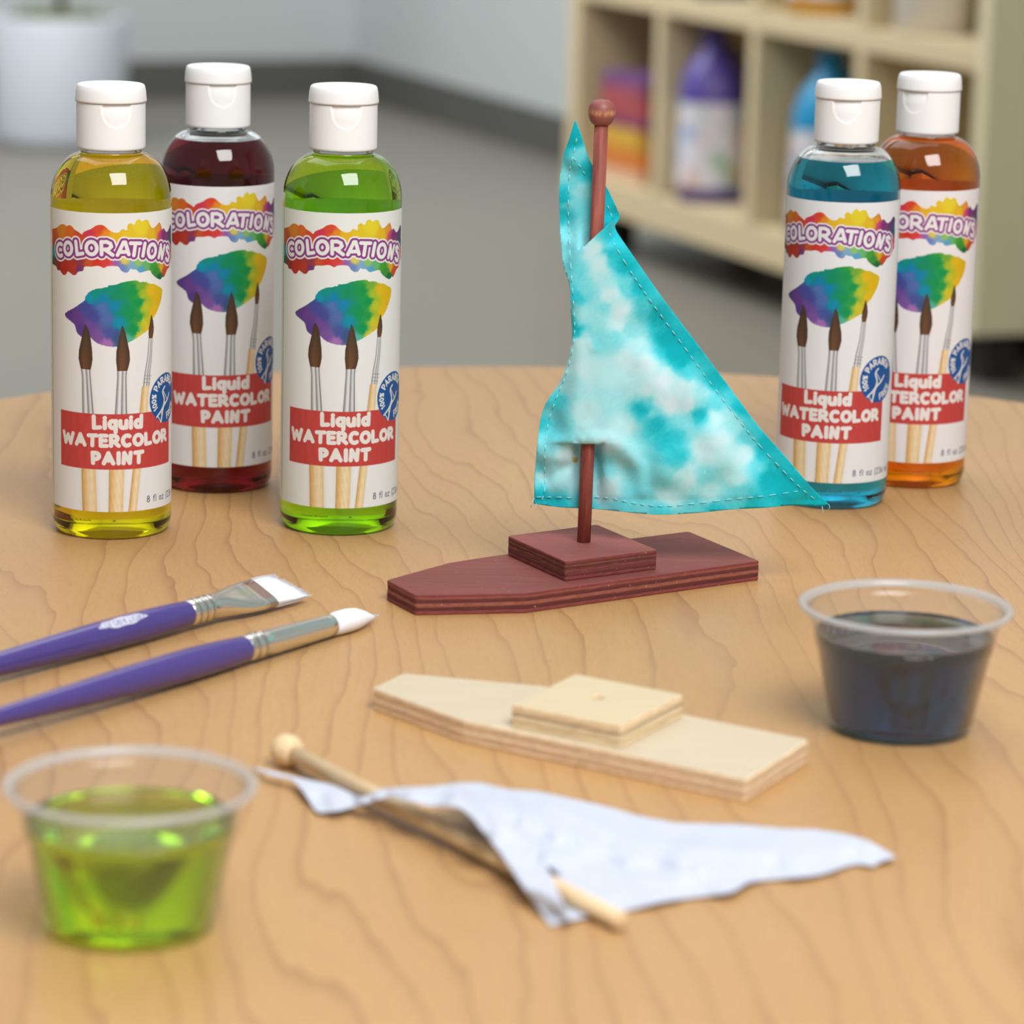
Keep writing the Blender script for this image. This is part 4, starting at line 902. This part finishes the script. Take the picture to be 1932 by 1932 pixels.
# ------------------------------------------------------------------ cups
def cup(x, y, liq, label, level, k=1.0, paint_label=''):
    t = thing('portion_cup', label, 'cup', (x, y, TZ), 0, 'frosted plastic cups of paint')
    Hc = 0.0415*k; rb, rt = 0.0222*k, 0.0308*k; w_ = 0.0005
    def rr(z): return rb+0.0012+(rt-rb-0.0012)*(z-.003)/(Hc-.003)
    o = [(0, .0012), (.017*k, .0012), (.0195*k, 0), (.0212*k, .0003), (rb+.0004, .0014), (rb+.0012, .003)]
    o += [(rr(.027*k), .027*k), (rr(.0275*k)+.0004, .0275*k), (rr(.036*k)+.0004, .036*k), (rt+.0007, Hc-.0022)]
    i = [(rt+.0002, Hc-.0022), (rr(.036*k)-.0001, .036*k), (rr(.0275*k)-.0001, .0275*k), (rr(.027*k)-w_, .027*k), (rb+.0012-w_, .0034), (rb-.0004, .0022), (.0195*k, .0012), (.017*k, .0019), (0, .0019)]
    v, f = lathe(o+i, 96); fix(mesh('cup_wall', v, f, M['cup_wall'], t))
    R_ = 0.0345*k
    rim = [(rt+.0007, Hc-.0022), (rt+.0011, Hc-.0006), (rt+.0020, Hc), (R_-.0008, Hc), (R_-.0001, Hc-.0004), (R_, Hc-.0012), (R_-.0005, Hc-.0019), (R_-.0012, Hc-.0019), (R_-.0012, Hc-.0009), (rt+.0022, Hc-.0008), (rt+.0014, Hc-.0012), (rt+.0011, Hc-.0022), (rt+.0007, Hc-.0022)]
    v, f = lathe(rim, 128); fix(mesh('rim', v, f, M['cup_rim'], t))
    e = .00012
    p = [(0, .0023), (.0168*k, .0023), (.0195*k, .0016), (rb-.0006, .0026), (rb+.0012-w_-e, .0036), (rr(.027*k)-w_-e, .027*k), (rr(.0275*k)-.0003-e, .0278*k), (rr(level)-.0003-e, level+.0004), (rr(level)-.0012-e, level+.0001), (rr(level)-.0025-e, level), (0, level)]
    v, f = lathe(p, 128); q = fix(mesh('paint', v, f, M[liq], t)); q['label'] = paint_label
    return t
cup(0.1297, 1.0610, 'cup_blue', 'frosted plastic cup of dark blue paint at the right edge of the table', .0322, 1.02, 'dark blue liquid paint')
cup(-0.0998, 0.8510, 'cup_green', 'frosted plastic cup of lime green paint at the front left corner', .0302, 0.985, 'lime green liquid paint')

# ------------------------------------------------------------------ brushes
def place_axis(t, a, b, roll=0.0):
    d = (b-a); d.normalize(); zc = Vector((0, 0, 1)); y_ = zc.cross(d).normalized(); z_ = d.cross(y_)
    m = Matrix(((d.x, y_.x, z_.x, a.x), (d.y, y_.y, z_.y, a.y), (d.z, y_.z, z_.z, a.z), (0, 0, 0, 1))) @ Matrix.Rotation(roll, 4, 'X')
    t.matrix_world = m; return t
def handle_sections(x_end, Lh, r_f, r_max):
    """from x_end (at the ferrule) back by Lh."""
    sec = []
    for s_, k in ((0, 0), (0.02, .35), (0.06, .62), (0.12, .86), (0.19, 1.0), (0.27, .985), (0.36, .93), (0.48, .82), (0.62, .68), (0.78, .52), (0.92, .40), (0.985, .33), (1, .2)):
        r = r_f+(r_max-r_f)*k if s_ < 0.19 else r_max*k
        sec.append((x_end-Lh*s_, r, r, 2, 0, 0))
    return list(reversed(sec))
def bristles(t, sec, n, tipf, seed, x0, label=None):
    core = sweep(sec, 24); parts = [core]; rnd = random.Random(seed)
    for k in range(n):
        a = rnd.uniform(0, 2*pi); rr_ = sqrt(rnd.random())*0.98; y0, z0, x1, y1, z1 = tipf(a, rr_, rnd)
        p = [Vector((x0, y0, z0)), Vector(((x0+x1)/2, (y0+y1)/2*1.04, (z0+z1)/2*1.04)), Vector((x1, y1, z1))]
        w_ = 0.00011; q = []
        for i, c in enumerate(p):
            ww = w_*(1, 1, 0.3)[i]; q += [c+Vector((0, ww, 0)), c+Vector((0, -ww*.5, ww*.87)), c+Vector((0, -ww*.5, -ww*.87))]
        parts.append((q, [(0, 1, 4, 3), (1, 2, 5, 4), (2, 0, 3, 5), (3, 4, 7, 6), (4, 5, 8, 7), (5, 3, 6, 8)]))
    o = mesh('bristles', *merge(parts), M['bristle'], t); o['kind'] = 'stuff'; return o
# round brush: local x=0 at the end of the ferrule, tip in +x
fa = on_z(460, 1225, 0.0056); fb = on_z(624, 1179.5, 0.0046); Lf = (fb-fa).length
rbsh = thing('paint_brush', 'round-tipped brush with purple handle, lying nearer the camera', 'paint brush', group='purple handled brushes')
place_axis(rbsh, fb, fb+(fb-fa))
sec = [(-Lf, .00445, .00445, 2, 0, 0), (-Lf+.0008, .0046, .0046, 2, 0, 0)]
for gx in (.0035, .0075): sec += [(-Lf+gx-.0012, .0046, .0046, 2, 0, 0), (-Lf+gx-.0005, .0049, .0049, 2, 0, 0), (-Lf+gx, .0043, .0043, 2, 0, 0), (-Lf+gx+.0006, .0049, .0049, 2, 0, 0), (-Lf+gx+.0012, .0046, .0046, 2, 0, 0)]
sec += [(-Lf+.014, .0046, .0046, 2, 0, 0), (-.004, .0041, .0041, 2, 0, 0), (-.0002, .0040, .0040, 2, 0, 0), (0, .0038, .0038, 2, 0, 0)]
v, f = sweep(sec, 48); fix(mesh('ferrule', v, f, M['ferrule'], rbsh))
v, f = sweep([(-Lf+.001, .0040, .0040, 2, 0, 0)] and handle_sections(-Lf+.002, 0.165, .0043, .0056), 40); fix(mesh('handle', v, f, M['purple'], rbsh))
bs = [(-.001, .0037, .0037, 2, 0, 0), (.004, .0043, .0043, 2, 0, 0), (.010, .0046, .0043, 2, 0, 0), (.015, .0042, .0038, 2, .0002, -.0002), (.0195, .0032, .0026, 2, .0004, -.0006), (.0235, .0018, .0013, 2, .0005, -.0012), (.0262, .0006, .0005, 2, .0004, -.0017)]
def rt_(a, r, rnd):
    L_ = 0.0262+0.0030*(1-r)*rnd.random()-0.010*r**3*rnd.random()
    k = 0.14+0.85*max(0, (0.0262-L_)/0.0262)*1.7
    return r*.0042*cos(a), r*.0042*sin(a), L_+0.001, r*.0043*cos(a)*k+.0004, r*.0038*sin(a)*k-.0014
bristles(rbsh, bs, 260, rt_, 3, .0002)
# flat brush
ga = on_z(352, 1158, 0.0062); gb = on_z(497, 1119, 0.0062); Lg = (gb-ga).length
fbsh = thing('paint_brush', 'flat angled brush with purple handle and silver emblem, lying farther back', 'paint brush', group='purple handled brushes')
place_axis(fbsh, gb, gb+(gb-ga), radians(24))
sec = [(-Lg, .00455, .00455, 2, 0, 0), (-Lg+.0008, .0047, .0047, 2, 0, 0)]
for gx in (.0030, .0065, .0100): sec += [(-Lg+gx-.0012, .0047, .0047, 2, 0, 0), (-Lg+gx-.0005, .0050, .0050, 2, 0, 0), (-Lg+gx, .0043, .0043, 2, 0, 0), (-Lg+gx+.0006, .0050, .0050, 2, 0, 0), (-Lg+gx+.0012, .0047, .0047, 2, 0, 0)]
x_ = -Lg+.013
for k in range(1, 13):
    t_ = k/12; q = sm(t_); sec.append((x_+(-x_-.009)*t_, .0047+(.0076-.0047)*q, .0047+(.0021-.0047)*q, 2+1.2*q, 0, 0))
sec += [(-.0085, .0077, .0021, 3.4, 0, 0), (0, .0080, .0019, 3.6, 0, 0)]
v, f = sweep(sec, 64); fix(mesh('ferrule', v, f, M['ferrule'], fbsh))
v, f = sweep(handle_sections(-Lg+.002, 0.170, .0044, .0056), 40); hd = fix(mesh('handle', v, f, M['purple'], fbsh))
def shear(V, k): return [(p[0]+(-p[1]*k if p[0] > 0.0005 else 0), p[1], p[2]) for p in V]
core = [(-.001, .0074, .0016, 3.2, 0, 0), (.004, .0076, .0016, 3.2, 0, 0), (.010, .0076, .0011, 3.2, 0, 0), (.0148, .0075, .0004, 3.2, 0, 0)]
def ft_(a, r, rnd):
    y = rnd.uniform(-.0076, .0076); z = rnd.uniform(-.0016, .0016); L_ = .0152+rnd.uniform(-.0004, .0022)-y*0.35
    return y, z, L_, y*1.03, z*0.3
fr_b = bristles(fbsh, core, 420, ft_, 8, .0)
me = fr_b.data
for q in me.vertices:
    if q.co.x > 0.001 and q.index < 24*4: q.co.x -= q.co.y*0.35*min(1, q.co.x/.012)
# silver emblem on the flat brush's handle
def emblem(xc_, w_, h_, ang0, nm, txt, blob=True):
    nx, ny = 170, 44; vs = []; cs = []
    Gs = text_strokes(txt, -w_*0.42, w_*0.42, -h_*0.24, h_*0.5, .3)
    hs = handle_sections(-Lg+.002, 0.170, .0044, .0056); xs_ = [s_[0] for s_ in hs]; rs_ = [s_[1] for s_ in hs]
    keep = []
    for j in range(ny):
        for i in range(nx):
            s_ = (i/(nx-1)-.5)*w_; t_ = (j/(ny-1)-.5)*h_
            x = xc_+s_/1000; r = float(np.interp(x, xs_, rs_))+0.00006; a = ang0+t_/1000/r
            vs.append((x, r*cos(a), r*sin(a)))
            d = min(segd(s_, t_, q) for q in Gs)
            edge = hypot(s_/(w_*0.49), t_/(h_*0.48)) - (0.93+0.07*sin(7*atan2(t_*4, s_)))
            if blob: keep.append(edge < 0); cs.append(lin((88, 78, 140)) if d < 0.16 else lin((196, 198, 212)))
            else: keep.append(d < 0.2); cs.append(lin((170, 170, 195)))
    fs = [(j*nx+i, j*nx+i+1, (j+1)*nx+i+1, (j+1)*nx+i) for j in range(ny-1) for i in range(nx-1) if keep[j*nx+i] and keep[(j+1)*nx+i+1] and keep[j*nx+i+1] and keep[(j+1)*nx+i]]
    o = mesh(nm, vs, fs, M['decal'], hd); a_ = o.data.color_attributes.new('Col', 'FLOAT_COLOR', 'POINT'); a_.data.foreach_set('color', [c for q in cs for c in q])
    o['label'] = 'silver printed mark'
emblem(-Lg-.036, 26, 5.0, radians(97), 'emblem', 'COLORATIONS')
